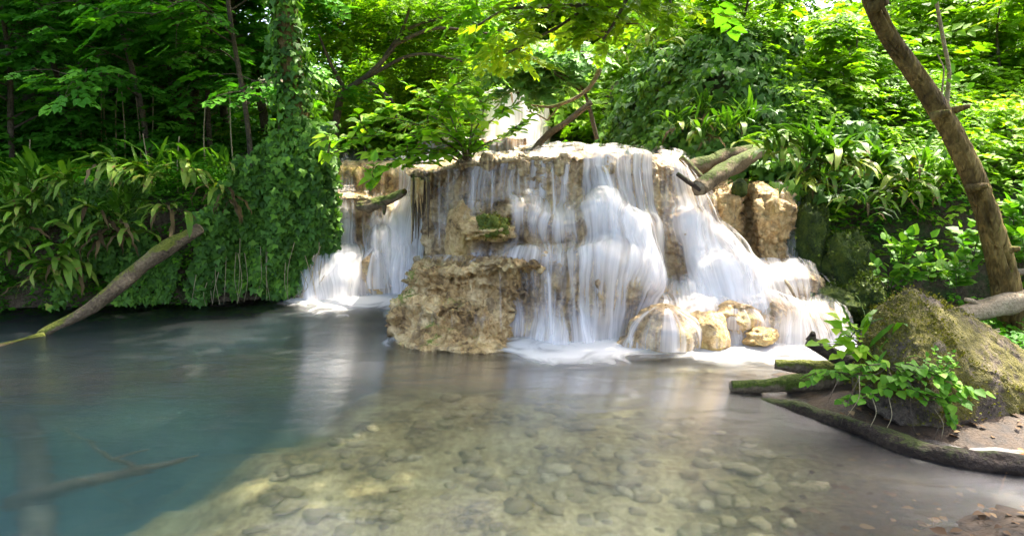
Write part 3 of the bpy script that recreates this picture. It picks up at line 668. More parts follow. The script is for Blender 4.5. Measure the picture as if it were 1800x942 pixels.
# ------------------------------------------------------------------ leaf templates and scattering
def tmpl(pts, faces): return np.array(pts, float), faces
def T_ovate(wd=.34, droop=.12, fold=.10):
    y = [0, .28, .62, 1.0]; ww = [0, wd, wd * .78, 0]
    pts = [(0, 0, 0), (0, .30, -droop * .1), (0, .64, -droop * .45), (0, 1, -droop)]
    for s in (-1, 1):
        pts += [(s * wd, .30, fold - droop * .1), (s * wd * .8, .62, fold * .8 - droop * .45)]
    f3 = [(0, 1, 4), (0, 6, 1), (2, 3, 5), (2, 7, 3)]; f4 = [(1, 2, 5, 4), (1, 6, 7, 2)]
    return np.array(pts, float), [np.array(f3), np.array(f4)]
def T_ivy():
    o = [(0, 0, 0), (.34, -.10, .0), (.52, .22, -.05), (.27, .36, .03), (0, .95, -.10), (-.27, .36, .03), (-.52, .22, -.05), (-.34, -.10, 0), (0, .3, .05)]
    f = [(8, i, i + 1) for i in range(0, 7)] + [(8, 7, 0)]
    return np.array(o, float), [np.array(f)]
def T_rhomb(wd=.32, fold=.08, droop=.1):
    return np.array([(0, 0, 0), (wd, .45, fold), (0, 1, -droop), (-wd, .45, fold), (0, .5, 0)], float), [np.array([(0, 1, 4), (4, 1, 2), (4, 2, 3), (0, 4, 3)])]
def T_spray(leaf, n=7, length=1.0, leaf_len=.36, sd=0, opp=False, spread=62, tip=True):
    r = np.random.default_rng(sd); items = []
    LV, LF = leaf
    ks = np.linspace(.15, .92, n)
    for i, k in enumerate(ks):
        sides = (-1, 1) if opp else ((-1) ** i,)
        for s in sides:
            a = -s * R(spread + r.uniform(-12, 12)) * (1 - .25 * k); sc = leaf_len * r.uniform(.75, 1.1) * (1 - .25 * abs(k - .5))
            ca, sa = math.cos(a), math.sin(a); roll = r.uniform(-.35, .35)
            V = LV * sc; V = np.stack([V[:, 0], V[:, 1], V[:, 2] + V[:, 0] * roll], -1)
            V = np.stack([V[:, 0] * ca - V[:, 1] * sa, V[:, 0] * sa + V[:, 1] * ca, V[:, 2]], -1) + [0, k * length, -.10 * k * k + .02 * r.standard_normal()]
            items.append((V, LF))
    if tip: items.append((LV * leaf_len + [0, length * .92, -.1], LF))
    tw = .006; items.append((np.array([(-tw, 0, -.004), (tw, 0, -.004), (0, length, -.11)], float), [np.array([(0, 1, 2)])]))
    return merge(items)
def T_lite(wd=.30, fold=.09, droop=.12):
    return np.array([(0, 0, 0), (wd, .30, fold), (wd * .8, .62, fold * .7 - droop * .4), (0, 1, -droop), (-wd * .8, .62, fold * .7 - droop * .4), (-wd, .30, fold)], float), [np.array([(0, 1, 2, 3), (0, 3, 4, 5)])]
def T_two(wd=.30, fold=.09, droop=.1):
    return np.array([(0, 0, 0), (wd, .42, fold), (0, 1, -droop), (-wd, .42, fold)], float), [np.array([(0, 1, 2), (0, 2, 3)])]
OV, OVW, IVY, RH, L4, L4W, L2 = T_ovate(), T_ovate(.42), T_ivy(), T_rhomb(), T_lite(), T_lite(.37), T_two()
def unit(v): return v / (np.linalg.norm(v, axis=-1, keepdims=True) + 1e-9)
def frames(fwd, up):
    f = unit(fwd); x = unit(np.cross(f, up)); z = np.cross(x, f)
    return np.stack([x, f, z], -1)           # columns
def scatter(T, pos, fwd, up, size, tint):
    TV, TF = T; Rm = frames(np.asarray(fwd, float), np.asarray(up, float)); N = len(pos)
    V = np.einsum('nij,kj->nki', Rm, TV) * np.asarray(size)[:, None, None] + np.asarray(pos)[:, None]
    n = len(TV); fs = [(f[None] + (np.arange(N) * n)[:, None, None]).reshape(-1, f.shape[1]) for f in TF]
    return V.reshape(-1, 3), fs, np.repeat(np.asarray(tint), n)
def scatter_mesh(name, batches):
    Vs, fs, ts, o = [], {}, [], 0
    for V, ff, t in batches:
        Vs.append(V); ts.append(t)
        for f in ff: fs.setdefault(f.shape[1], []).append(f + o)
        o += len(V)
    return mesh_np(name, np.concatenate(Vs), [np.concatenate(v) for v in fs.values()], smooth=False, attrs={'tint': np.concatenate(ts)})
def rnd(n, a=0, b=1): return rng.uniform(a, b, n)
def gauss(n, k=3): return rng.standard_normal((n, k))
def clump(p, sc, s): return .5 + .5 * np.clip(fbm(np.asarray(p) * sc, 2, s), -1, 1)
def toward(pts, f=1.0):
    v = np.array([0, 0, CAMH + .6]) - pts; v[:, 2] = v[:, 2] * .3; return unit(v) * f

# ------------------------------------------------------------------ trees and shrubs
SPR_D = [T_spray(L4W, 7, 1, .40, 1), T_spray(L4, 9, 1, .34, 2), T_spray(L4W, 6, 1, .44, 3)]
SPR_L = [T_spray(L2, 7, 1, .42, 1), T_spray(L2, 9, 1, .36, 2)]
SPR_F = [T_spray(L2, 9, 1, .28, 4), T_spray(L2, 11, 1, .26, 5)]
SPR_O = [T_spray(L4, 4, 1, .44, 6, True, 55), T_spray(L4, 5, 1, .40, 7, True, 50)]
def tree(name, base, height, label, mat, spread=1.6, limbs=12, tw=6, sp=5, spray=.42, rad=.07, lean=(0, 0), start=.25, sprays=SPR_D, seed=0, bias=None, droop=.25, barkm='twig', cat='tree', group=None, dens=1.0, low=None):
    r = np.random.default_rng(seed + 1000); base = np.array(base, float)
    o = empty(name, base, label, cat, group)
    top = np.array([lean[0], lean[1], height]); bend = r.normal(0, .06 * height, 3) * [1, 1, 0]
    ctrl = [np.array([0, 0, -.25]), np.array([0, 0, height * .05]), top * .5 + bend, top]
    wood = [tube(ctrl, [rad * 1.25, rad, rad * .65, rad * .12], 26, 10, .12, 9, seed)]
    tr = path(ctrl, 60); pos, fw, up = [], [], []
    for i in range(limbs):
        k = start + (1 - start) * (i + r.uniform(0, .8)) / limbs; p0 = tr[int(k * 59)]
        az = r.uniform(0, 2 * math.pi) if bias is None else bias + r.normal(0, 1.0)
        L = spread * (1.15 - .65 * k) * r.uniform(.7, 1.2)
        d = np.array([math.cos(az), math.sin(az), 0.0]); e = r.uniform(.15, .6)
        c1 = p0 + d * L * .45 + [0, 0, L * e * .5]; c2 = p0 + d * L + [0, 0, L * (e * .55 - droop)]
        lp = path([p0, c1, c2], 20); r0 = rad * (1 - .7 * k) * .55
        wood.append(tube([p0, c1, c2], [r0, r0 * .55, .004], 12, 6))
        for j in range(tw):
            q = r.uniform(.25, 1); a0 = lp[int(q * 19)]; az2 = az + r.normal(0, .9)
            l2 = L * .38 * r.uniform(.6, 1.3); d2 = np.array([math.cos(az2), math.sin(az2), r.normal(.05, .25)])
            b1 = a0 + d2 * l2 * .5 + [0, 0, .05 * l2]; b2 = a0 + d2 * l2 - [0, 0, droop * l2 * .6]
            wood.append(tube([a0, b1, b2], [.007, .004, .002], 5, 4, cap=False))
            n = max(1, int(round(sp * dens)))
            for m_ in range(n):
                u = r.uniform(.15, 1); pp = a0 + (b2 - a0) * u + r.normal(0, .05, 3)
                az3 = az2 + r.choice([-1, 1]) * r.uniform(.2, 1.2)
                pos.append(pp); fw.append([math.cos(az3), math.sin(az3), r.normal(-.18, .22)]); up.append([r.normal(0, .28), r.normal(-.15, .28), 1])
    V, fs = merge(wood); link('trunk', mesh_np('trunk', V, fs), M[barkm], o)
    pos, fw, up = np.array(pos), np.array(fw), np.array(up); B = []
    pick = r.integers(0, len(sprays), len(pos))
    for q in range(len(sprays)):
        s = pick == q
        if s.any():
            ti = np.clip(.5 * clump(pos[s] + base, 1.3, 3) + .5 * r.uniform(0, 1, s.sum()), 0, 1)
            B.append(scatter(sprays[q], pos[s], fw[s], up[s], spray * r.uniform(.7, 1.2, s.sum()), ti))
    link('crown', scatter_mesh('crown', B), M[mat], o)
    return o
def moss_tufts(o, n, size, mat, thresh=-.2, seed=0, zmin=-9, scale=4.0):
    me = o.data; r = np.random.default_rng(seed + 5); k = len(me.vertices); V = np.empty(k * 3); me.vertices.foreach_get('co', V); V = V.reshape(-1, 3)
    N = np.empty(k * 3); me.vertices.foreach_get('normal', N); N = N.reshape(-1, 3)
    ok = np.where((fbm(V * scale + 3, 3, seed) + .5 * N[:, 2] > thresh) & (V[:, 2] > zmin))[0]; pk = r.choice(ok, n); p = V[pk] + r.normal(0, size[1] * .6, (n, 3)); nn = N[pk]
    fw = nn + r.normal(0, .7, (n, 3)) + [0, 0, .25]; up = r.normal(0, 1, (n, 3)) + [0, -.5, .6]
    link('moss', scatter_mesh('moss', [scatter(L2, p, fw, up, r.uniform(*size, n), r.uniform(0, 1, n))]), mat, o, kind='stuff')
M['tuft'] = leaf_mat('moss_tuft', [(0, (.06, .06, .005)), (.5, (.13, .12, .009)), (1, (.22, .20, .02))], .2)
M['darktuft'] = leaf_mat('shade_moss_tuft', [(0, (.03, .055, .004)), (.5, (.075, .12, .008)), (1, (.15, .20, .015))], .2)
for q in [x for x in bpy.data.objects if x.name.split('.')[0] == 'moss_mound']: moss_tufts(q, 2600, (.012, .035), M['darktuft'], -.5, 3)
for q in [x for x in bpy.data.objects if x.name.split('.')[0] == 'moss_cushion']: moss_tufts(q, 1200, (.012, .028), M['tuft'], -.9, 4)
def on(px, Y):
    """foot of a plant standing in the picture column px at depth Y"""
    x = (px - CX) / F * (Y * cT); return np.array([x, Y, float(hz(x, Y)[0])])

# dark shrubs and trees behind the left-hand bank
LT = [(20, 8.2, 3.4, 1.2, 'dark leafy shrub at the edge of the bank, its branches filling the far corner'),
      (130, 9.0, 4.2, 1.5, 'dark broad-leaved sapling behind the dry stalks'),
      (260, 8.6, 3.9, 1.4, 'leafy sapling with tiered sprays above the fern bank'),
      (370, 9.6, 4.4, 1.6, 'dark sapling spreading over the nettle mound'),
      (440, 8.4, 4.0, 1.3, 'leafy shrub leaning against the ivy-clad trunk'),
      (60, 10.8, 5.6, 2.0, 'tall shaded tree deep behind the corner shrub'),
      (220, 11.2, 6.0, 2.1, 'tall shaded tree deep behind the tiered sapling'),
      (400, 11.6, 6.2, 2.2, 'tall shaded tree deep behind the nettle mound'),
      (340, 10.4, 4.6, 1.7, 'leafy sapling in the gap beside the ivy-clad trunk'), (470, 10.6, 4.8, 1.7, 'leafy sapling directly behind the ivy-clad trunk'), (540, 12.0, 5.2, 1.9, 'leafy tree closing the gap beyond the ivy-clad trunk'), (440, 13.0, 6.0, 2.2, 'distant leafy tree glimpsed left of the ivy-clad trunk'),
      (-120, 7.6, 4.0, 1.4, 'dark shrub at the very edge of the view above the ferns'),]
for i, (px, Y, hgt, spd, lb) in enumerate(LT):
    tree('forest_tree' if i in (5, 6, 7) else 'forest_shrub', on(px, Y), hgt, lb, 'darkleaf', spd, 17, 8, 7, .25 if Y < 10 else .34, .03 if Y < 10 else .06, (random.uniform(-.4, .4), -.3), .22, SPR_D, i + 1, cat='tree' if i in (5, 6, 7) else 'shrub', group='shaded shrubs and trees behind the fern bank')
# tall tree added up the left slope so its crown shades the bank
for i, (x, y, hgt, lb) in enumerate(((-5.2, 10.6, 9.0, 'tall tree added to shade the darkest part of the bank, rising out of the picture'),)):
    tree('forest_tree', (x, y, float(hz(x, y)[0])), hgt, lb, 'darkleaf', 2.6, 18, 7, 5, .45, .08, (.3, -.8), .33, SPR_D, 40 + i, droop=.15, group='tall trees added to shade the bank')
# arching dark tree in the middle distance with bare lower branches
def fork_tree(name, label, mat, stems, twigs, sprays, spray, n_leaf, seed, barkm='twig', group=None, rad=.05, cat='tree', spread=.35):
    """stems: list of control paths (world); leaves gather round given centres in twigs: (point, radius, count)"""
    base = np.asarray(stems[0][0]); o = empty(name, base, label, cat, group); r = np.random.default_rng(seed); wood = []
    for k, (st, r0, r1) in enumerate([(s[0:-1] if False else s, None, None) for s in stems]):
        pts = [np.asarray(q) - base for q in st['p']] if isinstance(st, dict) else [np.asarray(q) - base for q in st]
        wood.append(tube(pts, [rad * (1 if k == 0 else .5), rad * .2], 24, 8, .12, 12, seed + k))
    pos, fw, up = [], [], []
    for (cpt, rr, cnt) in twigs:
        cpt = np.asarray(cpt) - base; rr = np.asarray(rr if np.ndim(rr) else (rr, rr, rr * .45))
        for _ in range(cnt):
            d = unit(r.standard_normal(3)) * r.uniform(.2, 1) ** .6; p = cpt + d * rr
            h = np.array([d[0], d[1], 0]) + r.normal(0, .5, 3) * [1, 1, 0]
            pos.append(p); fw.append([h[0], h[1] - .25, r.normal(-.15, .25)]); up.append([r.normal(0, .3), r.normal(-.2, .3), 1])
        for _ in range(max(2, cnt // 14)):
            a = cpt + r.normal(0, .25, 3) * rr; b = cpt + unit(r.standard_normal(3)) * rr
            wood.append(tube([a, (a + b) / 2 + r.normal(0, .04, 3), b], [.008, .005, .002], 6, 4, cap=False))
    V, fs = merge(wood); link('trunk', mesh_np('trunk', V, fs), M[barkm], o)
    pos, fw, up = map(np.array, (pos, fw, up)); B = []; pick = r.integers(0, len(sprays), len(pos))
    for q in range(len(sprays)):
        s = pick == q
        if s.any():
            ti = np.clip(.55 * clump(pos[s] + base, 2.2, 5) + .45 * r.uniform(0, 1, s.sum()), 0, 1)
            B.append(scatter(sprays[q], pos[s], fw[s], up[s], spray * r.uniform(.7, 1.2, s.sum()), ti))
    link('crown', scatter_mesh('crown', B), M[mat], o); return o
tb = on(585, 9.3)
fork_tree('forest_tree', 'dark arching tree with bare crooked branches behind the ivy-clad trunk', 'lush',
          [[tb, P(600, 170, 9.1), P(650, 130, 8.9), P(700, 70, 8.8), P(730, -20, 8.8)], [P(640, 138, 8.95), P(740, 95, 8.7), P(820, 110, 8.6)], [P(660, 125, 8.9), P(720, 50, 8.8), P(830, 20, 8.7)],
           [P(610, 165, 9.1), P(580, 110, 8.8), P(560, 60, 8.6)], [P(690, 80, 8.8), P(770, 50, 8.6), P(860, 60, 8.5)], [P(640, 138, 8.95), P(690, 180, 8.7), P(700, 215, 8.6)]],
          [(P(640, 60, 9.6), (.9, .8, .5), 416), (P(760, 60, 9.6), (.9, .8, .45), 416), (P(700, 10, 9.2), (1.0, .8, .35), 384), (P(780, 130, 9.9), (.8, .7, .35), 352), (P(600, 20, 9.0), (.6, .6, .4), 240), (P(850, 10, 9.4), (.6, .6, .3), 224), (P(690, 150, 10.2), (.9, .6, .4), 320), (P(700, 215, 10.4), (.9, .5, .4), 320)],
          SPR_F + SPR_L[:1], .26, 0, 7, rad=.06)
# bushes at the back of the ravine
fork_tree('forest_shrub', 'dense green bush hanging beside the far falls', 'lush', [[on(700, 11), P(700, 150, 11), P(720, 100, 11)]],
          [(P(640, 190, 11.2), (1.1, .7, .7), 260), (P(740, 150, 11.4), (.9, .7, .6), 240), (P(690, 240, 10.9), (1.1, .5, .5), 260), (P(800, 200, 11.6), (.7, .6, .6), 180), (P(615, 250, 10.0), (.5, .4, .5), 140)], SPR_F, .36, 0, 8, cat='shrub')
fork_tree('forest_tree', 'sunlit tree filling the centre of the ravine above the distant fall', 'lush', [[on(880, 15), P(890, 100, 14.8), P(860, 20, 14.6), P(850, -80, 14.4)], [P(890, 100, 14.8), P(960, 30, 14.4)]],
          [(P(830, 60, 13.8), (1.2, .9, .7), 418), (P(910, 90, 14.2), (1.2, .9, .7), 418), (P(980, 60, 14.0), (1.2, .9, .8), 456), (P(870, 0, 13.6), (1.4, 1, .8), 456), (P(960, -30, 13.6), (1.5, 1, .8), 456), (P(1060, 20, 13.6), (1.2, .9, .8), 380)], SPR_L, .36, 0, 9, rad=.06)
fork_tree('forest_shrub', 'pale silvery-green bush over the branch beside the distant fall', 'silver', [[P(1050, 245, 8.6), P(1020, 150, 8.6), P(960, 120, 8.6)], [P(1020, 160, 8.6), P(930, 100, 8.5)]],
          [(P(960, 118, 8.7), (.5, .4, .16), 110), (P(900, 130, 8.8), (.35, .3, .12), 60), (P(1000, 95, 8.8), (.45, .4, .15), 90), (P(920, 165, 8.7), (.3, .3, .1), 40), (P(980, 150, 8.8), (.35, .3, .1), 50), (P(940, 90, 9.0), (.5, .4, .15), 80)], SPR_O + SPR_D[1:2], .26, 0, 10, cat='shrub', rad=.03)
fork_tree('overhanging_tree', 'branches with amber-green leaves at the top of the view, plus unseen crown added for shade', 'amber', [[np.array([7.2, 8.5, float(hz(7.2, 8.5)[0])]), np.array([6.9, 8.4, 5.3]), np.array([4.6, 8.0, 6.2]), P(1290, -340, 7.6), P(1150, -90, 6.6), P(1040, 10, 6.2), P(960, 60, 6.1), P(890, 95, 6.0)], [P(1130, -70, 6.5), P(1080, 40, 6.0), P(1060, 70, 6.0)], [P(1040, 10, 6.2), P(900, 15, 6.2), P(840, 45, 6.2)], [P(1150, -90, 6.6), P(1180, 10, 6.3)]] + [[np.array([4.6, 8.0, 6.2]), np.array([2.4, 7.2, 6.0]), np.array(q)] for q in ((-.6, 5.3, 5.3), (.9, 4.6, 5.5), (-2.0, 6.0, 5.6), (.2, 3.8, 5.6), (-1.6, 4.4, 5.6), (-.3, 6.6, 5.7), (-1.7, 7.2, 5.8), (-3.2, 5.4, 5.8))],
          [(P(1060, 10, 6.2), (.5, .4, .14), 40), (P(970, 20, 6.2), (.4, .35, .14), 30), (P(890, 60, 6.3), (.22, .2, .14), 16), (P(1110, 40, 6.2), (.3, .25, .12), 22), (P(900, 95, 6.2), (.2, .2, .08), 10), (P(1180, 15, 6.4), (.25, .25, .10), 14), (P(1000, -60, 6.2), (.6, .4, .2), 50), (P(1060, 60, 6.1), (.2, .2, .08), 10),
           ((-.6, 5.3, 5.3), (1.4, 1.2, .4), 300), ((.9, 4.6, 5.5), (1.4, 1.2, .4), 300), ((-2.0, 6.0, 5.6), (1.4, 1.2, .4), 300), ((.2, 3.8, 5.6), (1.4, 1.1, .4), 230), ((-1.6, 4.4, 5.6), (1.3, 1.1, .4), 260), ((-.3, 6.6, 5.7), (1.2, .8, .4), 260), ((-1.7, 7.2, 5.8), (1.3, 1.0, .4), 280), ((-3.2, 5.4, 5.8), (1.3, 1.2, .4), 240)], SPR_O, .27, 0, 12, rad=.05)  # wide leaf clusters above the view, added to keep the sun off the pool
fork_tree('overhanging_tree', 'yellow-green spray of leaves hanging in front of the dark bush', 'spring', [[np.array([-3.25, 9.5, float(hz(-3.25, 9.5)[0])]), np.array([-3.2, 9.4, 4.6]), np.array([-2.2, 8.6, 5.8]), P(760, -300, 7.5), P(810, -80, 7.2), P(830, 30, 7.0), P(840, 110, 7.0)]],
          [(P(830, 20, 7.0), (.25, .25, .2), 36), (P(845, 80, 7.0), (.2, .2, .25), 30), (P(820, -40, 7.1), (.4, .3, .2), 40)], SPR_O, .26, 0, 13, rad=.02)

# the ivy-clad trunk and the ivy curtain
IV_OBJ = {}
def ivy_batch(pos, nrm, size, s=0, tint_shift=0.0):
    n = len(pos); up = unit(nrm + gauss(n) * .38 + np.array([0, 0, .35])); fw = np.array([0, 0, -1.0]) + gauss(n) * .5 + nrm * .25
    ti = np.clip(.45 * clump(pos, 2.6, 60 + s) + .55 * rnd(n) ** 1.3 + tint_shift, 0, 1)
    return pos, fw, up, size, ti
def ivy_thing(o, base, pos, nrm, size, s, parts=300, stuff_name='ivy'):
    pos, fw, up, sz, ti = ivy_batch(pos, nrm, size, s)
    d = np.linalg.norm(pos - np.array([0, 0, CAMH]), axis=1) / sz + rnd(len(pos), 0, 25); idx = np.argsort(d); near, rest = idx[:parts], idx[parts:]
    link('ivy', scatter_mesh('ivy', [scatter(IVY, pos[rest] - base, fw[rest], up[rest], sz[rest], ti[rest])]), M['ivy'], o, kind='stuff')
    pieces(o, 'leaf', LEAF['ivy'], pos[near] - base, fw[near], up[near], sz[near])
LEAF = {}
def leaf_mesh(key, T, mat, name='leaf'):
    me = mesh_np(name, T[0], T[1], smooth=False); me.materials.append(mat); LEAF[key] = me
leaf_mesh('ivy', IVY, M['partivy']); leaf_mesh('ov', OV, M['partleaf']); leaf_mesh('herb', OVW, M['partherb'])
leaf_mesh('litter', OV, M['litter'])
def pieces(parent, name, me, pos, fw, up, sz):
    Rm = frames(np.asarray(fw, float), np.asarray(up, float))
    for i in range(len(pos)):
        q = bpy.data.objects.new(name, me); COL.objects.link(q); q.parent = parent
        q.matrix_local = Matrix.Translation(pos[i]) @ Matrix(Rm[i].tolist()).to_4x4() @ Matrix.Scale(float(sz[i]), 4)
tb = np.array(P(528, 330, 7.05)); tb[2] = .8
o = empty('ivy_clad_tree', tb, 'upright trunk wrapped in ivy at the end of the fern bank', 'tree')
tp_ = [P(530, 340, 7.1), P(525, 200, 7.05), P(508, 80, 6.95), P(498, -60, 6.9), P(490, -300, 6.9)]
V, fs = tube([q - tb for q in tp_], [.15, .12, .10, .09, .07], 30, 12, .15, 10, 3); link('trunk', mesh_np('trunk', V, fs), M['bark'], o)
n = 3800; k = rnd(n) ** .9; pp = path(tp_, 200); ci = pp[(k * 199).astype(int)]; az = rnd(n, 0, 2 * math.pi)
rad = np.interp(k, [0, .3, .55, .8, 1], [.30, .19, .13, .10, .15]) * (1 + .8 * fbm(np.stack([np.cos(az) * 2, np.sin(az) * 2, ci[:, 2] * 2.2], -1), 2, 7)) * rnd(n, .55, 1.3)
nr = np.stack([np.cos(az), np.sin(az), 0 * az], -1); pos = ci + nr * rad[:, None]
ivy_thing(o, tb, pos, nr, rnd(n, .035, .10), 1)
# curtain over the bank face
cb = G(470, 536); o = empty('ivy_curtain', cb, 'dense curtain of dark green ivy hanging to the water beside the small waterfall', 'ivy')
def bank_face(px, z):
    """front of the left-hand bank in column px at height z"""
    out = []
    for a, b in zip(px, z):
        Yb = np.interp(a, [-200, 0, 300, 540, 600], [6.15, 6.30, 6.52, 6.92, 7.0]); out.append(Yb)
    Yb = np.array(out); x = (px - CX) / F * (Yb * cT + (CAMH - z) * sT); return np.stack([x, Yb + .14 * z, z], -1)
n = 13500; px = np.concatenate([rnd(n - 4000, 345, 588), rnd(4000, 455, 592)]); z = rnd(n, .04, 1.85)
keep = (z > .1 + .28 * sst(480, 585, px) + .22 * vnoise(np.stack([px / 22, 0 * px, 0 * px], -1), 4)) & (z < .75 + .60 * sst(340, 440, px) + .5 * sst(430, 540, px) + .2 * vnoise(np.stack([px / 15, 0 * px, 0 * px], -1), 9)); px, z = px[keep], z[keep]; n = len(px)
pos = bank_face(px, z); bul = .14 + .18 * fbm(np.stack([px / 42, z * 1.1, 0 * z], -1), 3, 12) + .10 * sst(.2, 1.1, z) + .10 * fbm(np.stack([px / 16, z * 2.2, 0 * z], -1), 2, 19); pos[:, 1] -= bul * rnd(n, .45, 1.15); pos[:, 0] += rng.normal(0, .02, n)
nr = unit(np.stack([.35 * np.ones(n) * sst(520, 590, px), -np.ones(n), .2 * np.ones(n)], -1)); ivy_thing(o, cb, pos, nr, rnd(n, .035, .095), 2)
wood = []
for i in range(26):
    a = random.uniform(350, 585); z0 = random.uniform(.25, .7); q = bank_face(np.array([a, a, a]), np.array([z0, z0 * .5, .02])); q[:, 1] -= np.array([.2, .2, .18]) + random.uniform(-.04, .05); q[1:, 0] += np.random.default_rng(i).normal(0, .04, 2)
    wood.append(tube(q - cb, [.004, .003, .002], 8, 4, cap=False))
V, fs = merge(wood); link('vine_stems', mesh_np('vine_stems', V, fs), M['dry'], o)
# lower ivy on the fern bank
cb = G(150, 545); o = empty('ivy_patch', cb, 'loose ivy growing low on the bank under the ferns', 'ivy')
n = 9500; px = rnd(n, -160, 380); z = rnd(n, .05, 1.25) ; kp = (clump(np.stack([px / 70, z * 2.4, 0 * z], -1), 1, 31) > .30 + .10 * z) & (z > .12 + .3 * vnoise(np.stack([px / 26, 0 * px, 0 * px], -1), 44)); px, z = px[kp], z[kp]; n = len(px)
pos = bank_face(px, z); pos[:, 1] -= .02 + .34 * np.clip(clump(np.stack([px / 45, z * 2.6, 0 * z], -1), 1, 14) - .35, 0, 1) * rnd(n, .5, 1.2)
ivy_thing(o, cb, pos, unit(np.stack([0 * px, -np.ones(n), .3 * np.ones(n)], -1)), rnd(n, .04, .075), 3, 150)
# ivy wall in the middle right
cb = np.array(on(1150, 7.6)); o = empty('ivy_wall', cb, 'tall dark wall of glossy ivy beside the upper terraces', 'ivy')
n = 42000; x = rnd(n, .75, 3.8); y = rnd(n, 6.5, 10.4); dd = h_right(x, y)[1]; kp = (dd > -.08) & (dd < 1.7); x, y, dd = x[kp], y[kp], dd[kp]
z = h_right(x, y)[0]; e = .03; gx = (h_right(x + e, y)[0] - z) / e; gy = (h_right(x, y + e)[0] - z) / e; nr = unit(np.stack([-gx, -gy, np.ones(len(x))], -1)); nr = unit(nr + [0, -.4, 0])
kp = (z > 1.0) & (z < 4.2); pos = np.stack([x, y, z], -1)[kp] + nr[kp] * (rnd(kp.sum(), .01, .16) + .3 * np.clip(fbm(np.stack([x, y, z], -1)[kp] * 2.6, 2, 91), 0, 1))[:, None]
ivy_thing(o, cb, pos, nr[kp], rnd(kp.sum(), .035, .125), 4)

# ------------------------------------------------------------------ undergrowth
def undergrowth(name, label, fn, n, xr, yr, sel, mats, size, hgt, seed, T=OV, spr=None, shift=0.0):
    x, y = rnd(n, *xr), rnd(n, *yr); z, d = fn(x, y); k = sel(x, y, z, d); x, y, z = x[k], y[k], z[k]; n = len(x)
    hh = hgt * (.35 + .9 * clump(np.stack([x, y, 0 * x], -1), 1.9, seed)) * rnd(n) ** .7
    pos = np.stack([x, y, z + hh], -1); pos[:, :2] += gauss(n, 2) * .04
    az = rnd(n, 0, 2 * math.pi); fw = np.stack([np.cos(az), np.sin(az) - .3, rnd(n, -.45, .25)], -1); up = np.stack([rng.normal(0, .3, n), rng.normal(-.25, .3, n), np.ones(n)], -1)
    ti = np.clip(.5 * clump(pos, 1.6, seed + 3) + .5 * rnd(n) + shift, 0, 1); B = []
    Ts = spr or [T]; pk = rng.integers(0, len(Ts), n)
    for q in range(len(Ts)):
        s = pk == q; B.append(scatter(Ts[q], pos[s], fw[s], up[s], rnd(s.sum(), *size), ti[s]))
    return link(name, scatter_mesh(name, B), M[mats], kind='stuff', label=label)
HERB_S = [T_spray(L2, 3, 1, .5, 21, True, 60), T_spray(L2, 4, 1, .5, 22), T_spray(L2, 2, 1, .55, 23, True, 50)]
undergrowth('undergrowth', 'low leafy herbs carpeting the top of the fern bank', h_left, 21000, (-9, -1.4), (6.2, 10.5), lambda x, y, z, d: (d > .12) & (d < 3.2), 'herb', (.06, .15), .30, 3, spr=HERB_S)
undergrowth('undergrowth', 'small mixed leaves sprouting on the steep fern bank face', h_left, 14000, (-6.5, -2.0), (5.7, 7.2), lambda x, y, z, d: (d > -.2) & (d < .35) & (clump(np.stack([x, y, z], -1), 2.4, 18) > .45), 'herb', (.06, .14), .16, 15, spr=HERB_S)
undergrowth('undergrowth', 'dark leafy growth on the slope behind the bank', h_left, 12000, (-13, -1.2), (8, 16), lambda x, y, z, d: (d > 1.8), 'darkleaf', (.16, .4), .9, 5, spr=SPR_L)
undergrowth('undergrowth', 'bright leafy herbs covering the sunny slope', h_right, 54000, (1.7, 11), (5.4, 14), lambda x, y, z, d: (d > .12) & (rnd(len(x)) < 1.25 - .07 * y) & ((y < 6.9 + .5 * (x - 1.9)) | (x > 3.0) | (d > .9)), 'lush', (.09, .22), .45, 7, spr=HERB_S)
undergrowth('undergrowth', 'sunlit leafy growth high on the far slope', h_right, 10000, (1.5, 14), (8.5, 19), lambda x, y, z, d: (d > 1.0), 'lush', (.2, .45), 1.0, 9, spr=SPR_L + HERB_S)
undergrowth('undergrowth', 'leafy growth closing the end of the ravine', lambda x, y: (h_floor(x, y), x), 7000, (-4, 4), (10.5, 20), lambda x, y, z, d: (np.abs(x) > .9) | (y > 14), 'lush', (.25, .5), 1.2, 11, spr=SPR_L)
undergrowth('undergrowth', 'small seedlings scattered on the dark bank face below the ferns', h_right, 12000, (2.6, 6.5), (5.2, 6.6), lambda x, y, z, d: (d > -.22) & (d < .25) & (clump(np.stack([x, y, z], -1), 2.8, 8) > .44), 'herb', (.06, .14), .18, 13, spr=HERB_S)

undergrowth('undergrowth', 'low herbs on the shore behind the boulder', lambda x, y: (bed(x, y), sdist(x, y, SHORE, 1)), 5000, (2.7, 7.0), (2.8, 6.2), lambda x, y, z, d: (d > .45) & ((x > 3.45) | (y > 4.6)) & (clump(np.stack([x, y, z], -1), 2.0, 28) > .42), 'herb', (.07, .16), .20, 17, spr=HERB_S)
